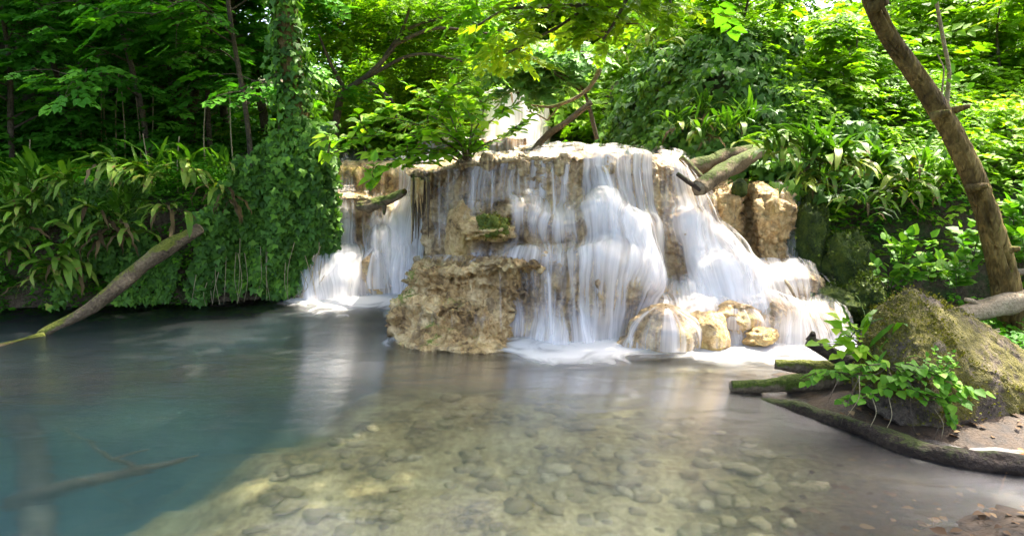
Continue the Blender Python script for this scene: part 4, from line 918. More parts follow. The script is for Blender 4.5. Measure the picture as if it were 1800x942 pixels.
# taller shrubs and saplings on the sunny slope
RT = [(1290, 8.6, 1.3, .6, 'slender bright sapling on the slope above the crossed logs'), (1400, 9.6, 1.5, .8, 'bright bush half way up the sunny slope'), (1500, 8.2, 1.1, .6, 'low bright bush just behind the leaning trunk'),
      (1620, 10.4, 1.6, .9, 'yellow-green bush high on the slope behind the leaning trunk'), (1740, 8.8, 1.2, .6, 'leafy bush on the slope beyond the leaning trunk'), (1220, 10.8, 1.6, .8, 'bright sapling above the ivy wall'),
      (1340, 12.6, 2.4, 1.1, 'tall sunlit sapling at the top of the slope'), (1520, 13.0, 2.4, 1.1, 'sunlit sapling high above the slope bushes'), (1710, 12.8, 2.4, 1.1, 'sunlit yellow-green tree at the topmost corner of the slope'), (1100, 12.6, 2.8, 1.1, 'sunlit tree rising behind the ivy wall')]
for i, (px, Y, hgt, spd, lb) in enumerate(RT):
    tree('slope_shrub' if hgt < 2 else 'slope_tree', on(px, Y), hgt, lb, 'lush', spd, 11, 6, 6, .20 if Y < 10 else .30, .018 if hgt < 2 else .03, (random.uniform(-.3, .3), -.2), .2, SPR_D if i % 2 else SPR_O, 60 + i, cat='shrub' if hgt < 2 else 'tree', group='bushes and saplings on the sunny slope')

# ------------------------------------------------------------------ hart's-tongue ferns
def frond_mesh(name, bend, wid, wave, seed, mat, n=14, start=78):
    r = np.random.default_rng(seed); t_ = np.linspace(0, 1, n); ang = R(start) - R(bend) * t_ ** .9
    x = np.concatenate([[0], np.cumsum(np.cos(ang[:-1]) / (n - 1))]); z = np.concatenate([[0], np.cumsum(np.sin(ang[:-1]) / (n - 1))])
    ww = wid * np.interp(t_, [0, .10, .25, .6, .85, 1], [.12, .2, .85, 1, .65, .05]); wv = wave * np.sin(t_ * 21 + seed) * sst(.1, .3, t_)
    V = []
    for s, dz in ((-1, 1), (0, 0), (1, 1)):
        V.append(np.stack([x - np.sin(ang) * (wv * (s != 0)) * 1, s * ww + .04 * np.sin(t_ * 3 + seed) * t_, z + np.cos(ang) * wv * s * s + dz * ww * .22], -1))
    me = mesh_np(name, np.array(V), grid_faces(3, n), smooth=True); me.materials.append(mat); return me
FR = {'up': [frond_mesh('frond', b, .066, .010, i, M['frond']) for i, b in enumerate((35, 60, 20, 80))],
      'arch': [frond_mesh('frond', b, .064, .012, i + 5, M['frond']) for i, b in enumerate((85, 100, 118, 130))],
      'old': [frond_mesh('frond', b, .066, .014, i + 10, M['oldfrond'], 14, 48) for i, b in enumerate((95, 112, 125, 135))],
      'dead': [frond_mesh('dead_frond', b, .045, .03, i + 20, M['deadfrond'], 12, 30) for i, b in enumerate((100, 112, 120))]}
def fern(pos, label, size=.36, up=5, arch=5, old=3, dead=2, face=-90, group='hart\'s-tongue ferns', seed=0):
    r = np.random.default_rng(seed + 300); o = empty('fern', pos, label, 'fern', group)
    for kind, cnt, sc in (('up', int(up * 1.8), .80), ('arch', int(arch * 1.8), 1.0), ('old', int(old * 2.1), 1.1), ('dead', int(dead * 1.1), .95)):
        for i in range(cnt):
            me = FR[kind][r.integers(len(FR[kind]))]; q = bpy.data.objects.new(me.name.split('.')[0], me); COL.objects.link(q); q.parent = o
            az = R(face + (r.uniform(-75, 75) if kind in ('old', 'dead') else r.uniform(-130, 130)))
            q.rotation_euler = (r.normal(0, .15), r.normal(0, .12), az); s = size * .95 * sc * r.uniform(.6, 1.25); q.scale = (s, s * r.uniform(.85, 1.25), s)
            q.location = tuple(r.normal(0, .05, 3) * [1.4, .5, 1])
    return o
def face_pt(px, py, inset=.24):
    """point on the left-hand bank face seen at px,py"""
    Y = np.interp(px, [-200, 0, 300, 540, 600], [6.15, 6.30, 6.52, 6.92, 7.0])
    for _ in range(4):
        p = P(px, py, Y); Y = np.interp(px, [-200, 0, 300, 540, 600], [6.15, 6.30, 6.52, 6.92, 7.0]) + .14 * p[2] - inset
    return P(px, py, Y)
LF = [(20, 345, 'fern in the shade at the picture\'s edge above a clump of drooping fronds', .34, 7, 4, 2, 1), (60, 320, 'fern with dark upright fronds between shaded stems', .34, 7, 4, 1, 0),
      (118, 330, 'fern with pale arching fronds next to the shaded upright fern', .36, 4, 5, 4, 1), (200, 300, 'fern with long arching pale fronds high on the bank', .40, 3, 5, 4, 1),
      (262, 318, 'fern fanning yellowish fronds above the mossy log', .42, 2, 6, 7, 1), (330, 308, 'fern with fanned pale fronds right of the yellowish fern', .42, 2, 6, 7, 1),
      (215, 370, 'fern tuft of bright upright fronds in the middle of the bank', .36, 10, 3, 0, 1), (138, 425, 'small tuft of bright upright fronds low above the brown dead clump', .30, 9, 2, 0, 1),
      (48, 400, 'fern with mottled hanging fronds under the corner fern', .36, 3, 5, 6, 2), (15, 440, 'fern with hanging brown-edged fronds at the picture\'s edge', .36, 3, 5, 5, 3),
      (110, 470, 'fern with long arching mottled fronds near the lower end of the log', .44, 1, 6, 7, 3), (210, 410, 'fern mostly of brown dead fronds above the log', .42, 1, 3, 4, 14),
      (290, 300, 'small upright fern tuft on the top of the bank', .30, 8, 2, 0, 0), (385, 300, 'upright fern tuft at the edge of the ivy curtain', .30, 7, 3, 1, 0),
      (165, 380, 'fern with shaded arching fronds left of the bright tuft', .34, 4, 5, 3, 2), (75, 365, 'fern with mottled drooping fronds between the shaded ferns', .36, 3, 5, 5, 1),
      (395, 345, 'withered brown fern clump hanging inside the ivy', .36, 0, 1, 1, 11), (300, 375, 'withered fern hanging where the log meets the bank', .34, 0, 3, 5, 8), (90, 500, 'low fern with long fronds reaching the water', .34, 0, 5, 5, 3),
      (-15, 380, 'fern cut off by the picture\'s edge', .36, 4, 5, 3, 1)]
for i, (px, py, lb, sz, a, b, c_, d_) in enumerate(LF): fern(face_pt(px, py), lb, sz * 1.05, a, b, c_, d_, seed=i, group='ferns on the shaded bank')
RFN = [(1365, 275, 6.0, 'fern with hanging glossy fronds next to the crossed logs', .40, 3, 8, 5, 1), (1425, 268, 5.95, 'fern with tall dark upright fronds above the hanging clump', .42, 10, 6, 2, 1), (1475, 290, 5.9, 'largest fern clump with broad drooping fronds over the dark bank', .44, 8, 9, 6, 2),
       (1440, 315, 5.85, 'fern of limp hanging fronds beneath the tall upright fern', .40, 1, 8, 7, 2), (1535, 300, 5.85, 'fern at the end of the big clump towards the leaning trunk', .38, 5, 7, 5, 2), (1580, 330, 5.75, 'fern with mottled hanging fronds half way to the leaning trunk', .36, 3, 6, 6, 3),
       (1625, 300, 5.75, 'fern with bright broad upright fronds beside the leaning trunk', .34, 8, 4, 2, 1), (1670, 310, 5.7, 'fern partly hidden by the leaning trunk', .32, 5, 5, 2, 1),
       (1195, 225, 7.1, 'fern of narrow bright fronds at the foot of the ivy wall', .30, 12, 5, 2, 3), (1240, 240, 6.9, 'fern with bleached dead fronds above the mossy logs', .30, 7, 4, 4, 8), (1235, 195, 7.5, 'narrow-fronded fern higher up beside the ivy wall', .28, 12, 4, 1, 1),
       (1148, 75, 8.2, 'pale fern hanging high on the ivy wall', .42, 1, 6, 6, 0), (1095, 90, 8.3, 'faint fern hanging in the darkest ivy', .36, 1, 6, 3, 0), (1290, 228, 6.9, 'fern behind the top of the crossed logs', .36, 8, 4, 1, 1),
       (1520, 365, 5.8, 'small hanging fern below the largest clump', .30, 1, 5, 3, 2), (1310, 215, 7.2, 'upright fern among the slope herbs above the logs', .36, 9, 4, 0, 0)]
for i, (px, py, Y, lb, sz, a, b, c_, d_) in enumerate(RFN): fern(P(px, py, Y), lb, sz, a, b, c_, d_, seed=50 + i, face=-100, group='ferns on the sunny bank')

# dry stalks standing on the left bank
for i, (px, y0, y1, Y) in enumerate(((52, 330, 245, 7.4), (140, 230, 150, 8.6), (172, 228, 120, 8.8), (185, 225, 140, 8.7), (200, 232, 130, 8.6), (213, 228, 150, 8.5), (243, 225, 145, 8.6), (260, 220, 150, 8.7), (355, 225, 180, 8.3), (405, 195, 150, 8.2), (308, 290, 240, 7.2), (252, 275, 235, 7.2))):
    a, b = P(px, y0, Y), P(px + random.uniform(-10, 10), y1, Y); a[2] = float(hz(a[0], a[1])[0]) - .05
    V, fs = tube([a * 0, (b - a) * .5 + [random.uniform(-.03, .03), 0, 0], b - a], [.010, .008, .005], 8, 5)
    ob = link('dry_stalk', mesh_np('dry_stalk', V, fs), M['dry'], None, {0: 'lone dry stalk among the herbs at the shaded end of the bank', 8: 'short dry stalk beside the nettle mound', 9: 'pale stalk standing near the ivy-clad trunk', 10: 'dry stalk rising directly behind the fanned pale fern', 11: 'dry stalk behind the yellowish fern'}.get(i, 'thin bare dry stalk standing in the dark row behind the fern bank'), 'stalk', 'dry stalks'); ob.location = tuple(a)

# ------------------------------------------------------------------ logs and branches
def log(name, ctrl, radii, mat, label, amp=.10, n=60, seg=22, seed=0, cat='log', stubs=(), end=None, freq=10):
    ctrl = [np.asarray(q) for q in ctrl]; b = ctrl[0]; o = empty(name, b, label, cat)
    V, fs = tube([q - b for q in ctrl], radii, n, seg, amp * 2.2, freq * 1.5, seed, 3.0); link('stem', mesh_np('stem', V, fs), M[mat], o)
    for k, (p0, p1, r0, r1) in enumerate(stubs):
        p0, p1 = np.asarray(p0) - b, np.asarray(p1) - b
        V, fs = tube([p0, (p0 + p1) / 2 + .01, p1], [r0, (r0 + r1) / 2, r1], 14, 10, .15, 14, seed + k + 1); link('branch_stub', mesh_np('branch_stub', V, fs), M[mat], o)
    if end is not None:
        e0 = ctrl[0] - b; d = unit((ctrl[1] - ctrl[0]).astype(float)) if end == 0 else unit((ctrl[-2] - ctrl[-1]).astype(float)); e0 = (ctrl[0] if end == 0 else ctrl[-1]) - b
        rr = radii[0] if end == 0 else radii[-1]
        V, fs = tube([e0 - d * .012, e0 + d * .004], [rr * .72, rr * .86], 3, 16); link('cut_end', mesh_np('cut_end', V, fs), M['palelog'], o)
    return o
log('log', [G(78, 592, -.06), P(75, 586, 5.45), P(160, 540, 5.62), P(240, 475, 5.9), P(300, 432, 6.1), P(352, 402, 6.3)], [.03, .042, .06, .068, .068, .056], 'log', 'long mossy log slanting from the fern bank down into the pool', .10, 90, 26, 2, end=5)
log('branch', [P(78, 590, 5.42), G(40, 600, -.02), G(-20, 612, .0), G(-80, 625, -.05)], [.035, .028, .022, .018], 'log', 'thin bare branch at the water end of the long mossy log', .08, 40, 14, 3)
log('log', [P(712, 338, 6.75), P(690, 347, 6.85), P(665, 356, 6.95), P(643, 362, 7.05), P(628, 362, 7.1)], [.03, .05, .058, .075, .045], 'mosslog', 'short mossy log wedged on the ledge of the small waterfall', .22, 50, 20, 5, stubs=((P(672, 358, 6.9), P(675, 378, 6.88), .035, .012),))
log('log', [P(1342, 262, 6.6), P(1300, 285, 6.25), P(1262, 308, 6.05), P(1228, 332, 5.85)], [.06, .075, .08, .075], 'mosslog', 'thick mossy log slanting down beside the main falls', .09, 60, 22, 6, end=3)
log('log', [P(1190, 300, 6.35), P(1230, 290, 6.45), P(1280, 274, 6.7), P(1330, 262, 6.9)], [.06, .075, .07, .05], 'mosslog', 'mossy log lying level behind the slanting log', .10, 50, 20, 7)
log('branch', [P(1196, 277, 6.2), P(1212, 292, 6.2), P(1240, 318, 6.2)], [.03, .033, .03], 'mosslog', 'short mossy branch propped across the level log', .10, 30, 14, 8)
log('branch', [P(1190, 306, 5.92), P(1212, 322, 5.86), P(1232, 334, 5.84)], [.02, .024, .022], 'wetlog', 'dark stick at the tip of the slanting mossy log', .12, 24, 12, 9)
log('branch', [P(1240, 290, 6.8), P(1300, 268, 6.9), P(1345, 252, 6.9)], [.02, .022, .02], 'twig', 'thin dead branch lying over the mossy logs', .12, 24, 10, 10)
log('branch', [P(1310, 440, 6.02), P(1318, 460, 5.98), P(1334, 478, 5.95), P(1346, 488, 5.9)], [.018, .02, .016, .01], 'wetlog', 'dark twig lying against the brown outcrop', .12, 24, 10, 11)
log('branch', [P(1375, 486, 5.72), P(1390, 508, 5.62), P(1402, 530, 5.6)], [.012, .014, .012], 'palelog', 'pale stick caught in the fan of water', .12, 20, 10, 12)
log('branch', [P(935, 268, 8.3), P(960, 240, 8.2), P(995, 215, 8.1), P(1040, 180, 8.1)], [.045, .04, .033, .03], 'twig', 'dark leaning stem rising from the upper step to the ivy wall', .12, 40, 14, 13)
log('branch', [P(1055, 122, 7.7), P(1035, 155, 7.7), P(1000, 178, 7.7), P(965, 188, 7.8), P(935, 185, 7.9)], [.028, .025, .021, .016, .008], 'log', 'bare crooked branch hanging out of the ivy wall over the upper step', .08, 50, 14, 14, stubs=((P(985, 184, 7.72), P(962, 212, 7.75), .012, .009), (P(962, 212, 7.75), P(925, 195, 7.8), .009, .004)))
# logs by the boulder
log('log', [G(1285, 686, .0) + [0, 0, .03], G(1340, 690, 0) + [0, 0, .05], G(1420, 690, 0) + [0, 0, .06], G(1500, 690, 0) + [0, .05, .08], G(1580, 690, 0) + [0, .1, .1]], [.035, .045, .058, .06, .06], 'mosslog', 'mossy log lying in the shallows before the boulder, pale tip in the water', .13, 70, 22, 16, end=0)
log('log', [G(1365, 670) + [0, .05, .1], G(1420, 676) + [0, .05, .10], G(1490, 684) + [0, .05, .12]], [.03, .042, .045], 'log', 'short broken log lying on the mossy log in the shallows', .2, 40, 18, 17)
log('log', [P(1420, 598, 4.15), P(1436, 606, 4.13), P(1470, 626, 4.08), P(1530, 655, 4.0)], [.035, .042, .055, .06], 'wetlog', 'dark stump end poking out from the boulder towards the falls', .16, 50, 18, 18, stubs=((P(1424, 600, 4.14), P(1429, 585, 4.13), .03, .014),))
log('log', [G(1300, 702, -.05), G(1400, 718, .0), G(1500, 748, .02), G(1600, 786, .02), G(1700, 806, .03), G(1830, 822, .03)], [.025, .04, .045, .05, .05, .05], 'wetlog', 'long dark soaked log along the waterline under the boulder', .16, 90, 22, 19)
log('log', [G(1755, 826, 0) + [0, 0, .02], G(1800, 822, 0) + [0, 0, .03], G(1870, 816, 0) + [0, 0, .03]], [.03, .05, .055], 'rotwood', 'broken end of orange rotten wood at the edge of the shore', .25, 30, 16, 20)
log('log', [P(1685, 556, 4.75), P(1720, 546, 4.8), P(1765, 534, 4.85), P(1830, 520, 4.9)], [.065, .075, .075, .07], 'palelog', 'thick pale log lying behind the boulder at the foot of the leaning trunk', .10, 40, 20, 21, stubs=((P(1720, 540, 4.78), P(1697, 526, 4.75), .03, .012),))
log('branch', [P(1760, 470, 5.1), P(1790, 478, 5.0), P(1830, 470, 4.95)], [.02, .025, .02], 'palelog', 'pale bare branch behind the lower part of the leaning trunk', .1, 24, 12, 22)
log('sunken_log', [G(345, 842, -.22), G(300, 872, -.30), G(230, 905, -.4), G(120, 950, -.5), G(20, 1000, -.6)], [.008, .03, .05, .055, .05], 'palelog', 'long log lying underwater near the bottom edge', .12, 40, 16, 23, stubs=((G(240, 900, -.38), G(195, 872, -.32), .02, .012), (G(195, 872, -.32), G(262, 838, -.25), .012, .005), (G(195, 872, -.32), G(110, 832, -.4), .011, .004)))
log('sunken_log', [G(40, 900, -.9), G(60, 940, -.8), G(75, 1060, -.6)], [.07, .08, .08], 'palelog', 'broad pale trunk lying underwater in the near corner', .08, 40, 16, 25)

# hanging travertine roots at the corner of the main terrace
ro = empty('hanging_roots', P(735, 312, 6.3), 'brown fringe of crusted hanging roots at the corner of the main terrace', 'roots'); rb_ = np.array(ro.location)
rr_ = np.random.default_rng(4)
for k in range(44):
    a = rr_.uniform(722, 754); ln = rr_.uniform(30, 70) if k % 5 else rr_.uniform(80, 122); y0 = rr_.uniform(306, 318); Y = rr_.uniform(6.16, 6.34)
    p0, p1 = P(a, y0, Y), P(a + rr_.uniform(-3, 4), y0 + ln, Y + .02)
    if p1[2] > p0[2]: continue
    r0 = rr_.uniform(.010, .02); V, fs = tube([p0 - rb_, (p0 + p1) / 2 - rb_ + rr_.normal(0, .006, 3), p1 - rb_], [r0, r0 * .8, .003], 16, 7, .3, 40, k); link('root', mesh_np('root', V, fs), M['log' if k % 3 else 'travmoss'], ro)

# ------------------------------------------------------------------ leaning tree on the right
tp_ = [P(1790, 575, 5.0), P(1776, 540, 5.0), P(1764, 480, 4.98), P(1738, 385, 4.95), P(1705, 300, 4.9), P(1660, 210, 4.85), P(1605, 125, 4.8), P(1560, 60, 4.75), P(1532, 0, 4.7), P(1516, -60, 4.68), P(1500, -300, 4.65)]
tb = tp_[0]; o = empty('leaning_tree', tb, 'leaning tree trunk with deeply furrowed brown bark behind the boulder', 'tree')
def bark_tube(ctrl, radii, n, seg, seed):
    pts = path(ctrl, n); V, fs = tube(ctrl, radii, n, seg, 0)
    ring = V[:n * seg].reshape(n, seg, 3); L = np.concatenate([[0], np.cumsum(np.linalg.norm(np.diff(pts, axis=0), axis=1))]); th = np.linspace(0, 2 * math.pi, seg, endpoint=False)
    rr = np.interp(np.linspace(0, 1, n), np.linspace(0, 1, len(radii)), radii)
    q = np.stack(np.broadcast_arrays(np.cos(th)[None] * 1.8, np.sin(th)[None] * 1.8, L[:, None] * 4.6), -1)
    q = q + .55 * fbm(q * np.array([1, 1, 1.4]) * .8, 2, 3)[..., None]
    d = np.clip(ridged(q, 2, seed), -1.0, .25) * .46 + .08 * fbm(np.stack(np.broadcast_arrays(np.cos(th)[None], np.sin(th)[None], L[:, None] * 2.2), -1), 3, seed + 4) + .05 * fbm(q * 3.3, 2, 8)
    ring += (ring - pts[:, None]) * d[..., None]
    V[:n * seg] = ring.reshape(-1, 3); return V, fs
V, fs = bark_tube([q - tb for q in tp_], [.105, .086, .077, .070, .065, .060, .056, .053, .050, .047, .04], 380, 84, 5)
link('trunk', mesh_np('trunk', V, fs), M['bark'], o)
for k, (px, py, Y, dx, r0) in enumerate(((1690, 190, 4.78, .05, .025), (1661, 200, 4.70, .01, .03), (1722, 328, 4.80, .05, .025), (1778, 438, 4.88, .05, .03), (1552, 8, 4.58, .0, .035))):
    p0 = P(px, py, Y) - tb; V, fs = tube([p0 + [-.05, .06, -.02], p0 + [dx * .4, -.01, .005], p0 + [dx * .6 + .01, -.03, .01]], [r0 * 1.3, r0, r0 * .6], 12, 14, .25, 25, k); link('knot', mesh_np('knot', V, fs), M['bark'], o)
r = np.random.default_rng(8); pos, fw, up = [], [], []; wood = []
for k in range(14):
    p0 = P(1505, -200 - 8 * k, 4.65) - tb; e = p0 + [r.uniform(-1.6, 2.2), r.uniform(-1.5, 1.5), r.uniform(.3, 1.6)]; wood.append(tube([p0, (p0 + e) / 2 + [0, 0, .2], e], [.035, .02, .006], 10, 6))
    for m_ in range(70): pos.append(e + r.normal(0, .42, 3)); fw.append([*r.normal(0, 1, 2), -.2]); up.append([r.normal(0, .3), r.normal(0, .3), 1])
V, fs = merge(wood); link('limbs', mesh_np('limbs', V, fs), M['bark'], o)
pos, fw, up = map(np.array, (pos, fw, up)); link('crown', scatter_mesh('crown', [scatter(SPR_D[0], pos, fw, up, r.uniform(.3, .5, len(pos)), r.uniform(0, 1, len(pos)))]), M['darkleaf'], o)
# slender sapling behind the leaning trunk
sp_ = [P(1664, 190, 4.95), P(1668, 140, 5.0), P(1658, 70, 5.0), P(1646, 0, 5.0), P(1640, -80, 5.0)]
sb_ = sp_[0]; o = empty('sapling', sb_, 'slender grey sapling rising from behind the leaning trunk', 'sapling')
V, fs = tube([q - sb_ for q in sp_], [.016, .015, .013, .012, .010], 30, 8, .08, 20, 2); link('stem', mesh_np('stem', V, fs), M['dry'], o)
V, fs = tube([sp_[0] - sb_ - [.05, 0, .02], sp_[0] - sb_ - [.06, .02, -.25], sp_[2] - sb_ - [.03, 0, .1]], [.008, .007, .004], 20, 6); link('branch', mesh_np('branch', V, fs), M['herb' if False else 'dry'], o)
r = np.random.default_rng(3)
pieces(o, 'leaf', LEAF['herb'], [sp_[1] - sb_ + r.normal(0, .06, 3) for _ in range(12)] + [sp_[3] - sb_ + r.normal(0, .1, 3) for _ in range(8)], r.normal(0, 1, (20, 3)), r.normal(0, .3, (20, 3)) + [0, 0, 1], r.uniform(.05, .10, 20))

# ------------------------------------------------------------------ boulder
import bmesh
hp = [P(1605, 508, 3.9), P(1660, 535, 3.93), P(1735, 575, 3.95), P(1795, 620, 3.9), P(1840, 700, 3.8), P(1830, 750, 3.6), P(1720, 778, 3.42), P(1655, 772, 3.40), P(1528, 540, 3.95), P(1508, 610, 3.78), P(1498, 680, 3.66), P(1560, 735, 3.48),
      P(1590, 560, 3.70), P(1660, 585, 3.66), P(1710, 640, 3.52), P(1765, 660, 3.58), P(1640, 690, 3.42), P(1570, 640, 3.58), P(1570, 545, 4.2), P(1700, 600, 4.5), P(1830, 650, 4.5), P(1515, 640, 4.3), np.array([2.2, 3.9, -.12]), np.array([2.6, 3.55, -.15]), np.array([3.4, 3.7, -.1]), np.array([3.3, 4.5, -.1])]
bm = bmesh.new()
for q in hp: bm.verts.new(q)
bmesh.ops.convex_hull(bm, input=bm.verts[:])
bmesh.ops.delete(bm, geom=[v for v in bm.verts if not v.link_faces], context='VERTS')
bmesh.ops.triangulate(bm, faces=bm.faces[:])
for _ in range(5):
    bmesh.ops.subdivide_edges(bm, edges=bm.edges[:], cuts=1, use_grid_fill=True, smooth=.05 if _ < 2 else 0)
    bmesh.ops.triangulate(bm, faces=bm.faces[:])
me = bpy.data.meshes.new('boulder'); bmesh.ops.recalc_face_normals(bm, faces=bm.faces[:]); bm.to_mesh(me); bm.free()
V = np.empty(len(me.vertices) * 3); me.vertices.foreach_get('co', V); V = V.reshape(-1, 3); N_ = np.empty_like(V).ravel(); me.vertices.foreach_get('normal', N_); N_ = N_.reshape(-1, 3)
V += N_ * (.022 * fbm(V * 4, 3, 2) - .010 * ridged(V * 11, 2, 5) + .006 * fbm(V * 40, 2, 7))[:, None]
bb = np.array([2.75, 3.85, 0.0]); me.vertices.foreach_set('co', (V - bb).ravel()); me.polygons.foreach_set('use_smooth', np.ones(len(me.polygons), bool)); me.update()
boulder = link('boulder', me, M['boulder'], None, 'large angular mossy boulder on the shore with a ridged peak', 'boulder'); boulder.location = tuple(bb); moss_tufts(boulder, 5200, (.008, .02), M['tuft'], .05, 6, .05, 2.6)

# ------------------------------------------------------------------ plants with separate leaves
def leafy_plant(name, label, stems, leaf_sz, mesh_key, per, cat='plant', seed=0, mat='twig', rad=.006, spacing=None, group=None, stem_stuff=None, maxparts=300, stuff_mat='spring', pair=True, flat=.7):
    """stems: list of control paths; leaves in pairs along each stem, drooping from it"""
    base = np.asarray(stems[0][0]); o = empty(name, base, label, cat, group); r = np.random.default_rng(seed); wood, pos, fw, up = [], [], [], []
    for st in stems:
        st = [np.asarray(q) - base for q in st]; pt = path(st, 40) if len(st) > 2 else np.linspace(st[0], st[-1], 40); L = np.linalg.norm(np.diff(pt, axis=0), axis=1).sum()
        wood.append(tube(pt[::4], [rad, rad * .7, rad * .3], 14, 6))
        nl = max(3, int(L * per)); tg = np.gradient(pt, axis=0)
        for i in range(nl):
            k = .18 + .82 * (i + r.uniform(0, .6)) / nl; j = min(39, int(k * 39)); d = unit(tg[j]); side = unit(np.cross(d, [0, 0, 1.0]) + 1e-3)
            for s in ((-1, 1) if pair else ((-1) ** i,)):
                f = d * r.uniform(.3, .9) + side * s * r.uniform(.6, 1.1) + [0, -.15, r.normal(-.12, .2)]
                pos.append(pt[j] + r.normal(0, .012, 3)); fw.append(f); up.append([r.normal(0, .25), r.normal(-.3, .25), 1])
        pos.append(pt[-1]); fw.append(unit(tg[-1]) + [0, -.2, 0]); up.append([0, -.3, 1])
    V, fs = merge(wood); link('stems', mesh_np('stems', V, fs), M[mat], o)
    pos, fw, up = map(np.array, (pos, fw, up)); sz = r.uniform(*leaf_sz, len(pos)); od = np.argsort(-sz); a, b = od[:maxparts], od[maxparts:]
    pieces(o, 'leaf', LEAF[mesh_key], pos[a], fw[a], up[a], sz[a])
    if len(b): link('foliage', scatter_mesh('foliage', [scatter(OV, pos[b], fw[b], up[b], sz[b], r.uniform(0, 1, len(b)))]), M[stuff_mat], o, kind='stuff')
    return o
# the bright shrub on the crest
c0 = P(822, 290, 6.18)
ST = []
def br(*q): ST.append([c0] + [P(*a) for a in q])
br((800, 262, 6.1), (745, 240, 6.0), (680, 238, 5.9), (600, 246, 5.85), (572, 250, 5.85)); br((790, 255, 6.1), (720, 215, 6.0), (650, 205, 5.95), (625, 230, 5.9))
br((805, 250, 6.1), (750, 200, 6.0), (700, 190, 6.0), (680, 195, 5.95)); br((815, 240, 6.15), (800, 190, 6.1), (795, 145, 6.1)); br((830, 240, 6.1), (850, 195, 6.1), (835, 150, 6.1)); br((835, 250, 6.1), (880, 200, 6.05), (915, 185, 6.0)); br((840, 262, 6.1), (885, 240, 6.0), (915, 225, 6.0))
br((815, 235, 6.2), (770, 195, 6.2), (745, 170, 6.2)); br((780, 262, 6.0), (720, 262, 5.85), (670, 268, 5.8), (640, 275, 5.8)); br((760, 268, 5.9), (700, 285, 5.75), (665, 305, 5.7), (655, 318, 5.7)); br((810, 255, 6.0), (780, 235, 5.85), (740, 232, 5.75)); br((825, 250, 6.0), (830, 215, 5.9), (820, 185, 5.85)); br((790, 270, 6.0), (740, 280, 5.9), (700, 265, 5.85))
br((800, 240, 6.3), (760, 215, 6.4), (700, 225, 6.4)); br((800, 225, 6.1), (780, 180, 6.05), (770, 160, 6.0))
r = np.random.default_rng(2)
for s in list(ST):
    for k in range(2):
        a = s[-1] + (s[-2] - s[-1]) * r.uniform(.1, .9); ST.append([a, a + r.normal(0, .05, 3), a + np.array([r.normal(0, .14), r.normal(-.08, .08), r.normal(.03, .06)])])
leafy_plant('bright_shrub', 'bright yellow-green shrub growing on the crest of the main falls', ST, (.075, .14), 'ov', 22, 'shrub', 3, 'log', .010)
# plants on and under the boulder
b0 = P(1560, 645, 3.55); SB = [[b0, P(1600, 640, 3.45), P(1650, 665, 3.36), P(1700, 690, 3.30)], [b0, P(1570, 665, 3.45), P(1620, 690, 3.35), P(1690, 705, 3.30)], [b0, P(1530, 660, 3.5), P(1480, 655, 3.5), P(1450, 652, 3.5), P(1415, 672, 3.48)], [b0, P(1560, 680, 3.45), P(1530, 695, 3.42), P(1480, 705, 3.4)],
    [b0, P(1610, 655, 3.4), P(1660, 685, 3.32), P(1672, 740, 3.30)], [b0, P(1590, 660, 3.42), P(1610, 690, 3.35), P(1640, 695, 3.34)], [b0, P(1540, 640, 3.5), P(1510, 645, 3.48), P(1480, 645, 3.48)], [b0, P(1640, 650, 3.4), P(1680, 672, 3.34), P(1730, 690, 3.32)]]
leafy_plant('trailing_plant', 'trailing plant with bright rounded leaves hanging over the front of the boulder', SB, (.036, .07), 'herb', 36, 'plant', 5, 'twig', .004)
b1 = P(1515, 605, 3.72); leafy_plant('leafy_plant', 'small plant with long light leaves between the stump end and the boulder', [[b1, P(1490, 590, 3.7), P(1468, 575, 3.7)], [b1, P(1480, 605, 3.68), P(1440, 604, 3.66)], [b1, P(1500, 575, 3.7), P(1478, 562, 3.72)], [b1, P(1500, 620, 3.64), P(1475, 625, 3.62)], [b1, P(1530, 620, 3.62), P(1545, 635, 3.6)]], (.06, .10), 'ov', 20, 'plant', 6, 'twig', .004)
b2 = P(1655, 660, 3.42); leafy_plant('small_herb', 'wispy fine-leaved herb growing on the front of the boulder', [[b2, P(1650, 640, 3.4), P(1645, 615, 3.42)], [b2, P(1665, 640, 3.4), P(1675, 620, 3.42)], [b2, P(1635, 650, 3.4), P(1630, 628, 3.42)], [b2, P(1665, 660, 3.36), P(1680, 640, 3.36)], [b2, P(1660, 700, 3.36), P(1675, 745, 3.32)]], (.02, .035), 'herb', 70, 'plant', 7, 'twig', .003)
fern(P(1506, 598, 3.70), 'bright fern with one tall frond standing at the side of the boulder', .27, 5, 2, 0, 0, seed=90, group='ferns by the boulder')
fern(P(1560, 628, 3.56), 'small fern with two stubby bright fronds on the mossy face of the boulder', .16, 3, 1, 0, 0, seed=91, group='ferns by the boulder')
rt = empty('hanging_roots', P(1600, 690, 3.4), 'thin pale roots dangling from the trailing plant to the shore', 'roots'); rb_ = np.array(rt.location)
for k, (xa, ya, xb, yb) in enumerate(((1510, 660, 1490, 730), (1512, 660, 1478, 745), (1560, 690, 1555, 760), (1600, 700, 1610, 765), (1640, 715, 1655, 770), (1665, 720, 1640, 775), (1668, 722, 1668, 775), (1475, 665, 1450, 725), (1530, 690, 1530, 750))):
    p0, p1 = P(xa, ya, 3.42), P(xb, yb, 3.34); V, fs = tube([p0 - rb_, (p0 + p1) / 2 - rb_ + [.02 * (-1) ** k, -.02, 0], p1 - rb_], [.0026, .0022, .0014], 14, 5); link('root', mesh_np('root', V, fs), M['twig' if k % 2 else 'dry'], rt)
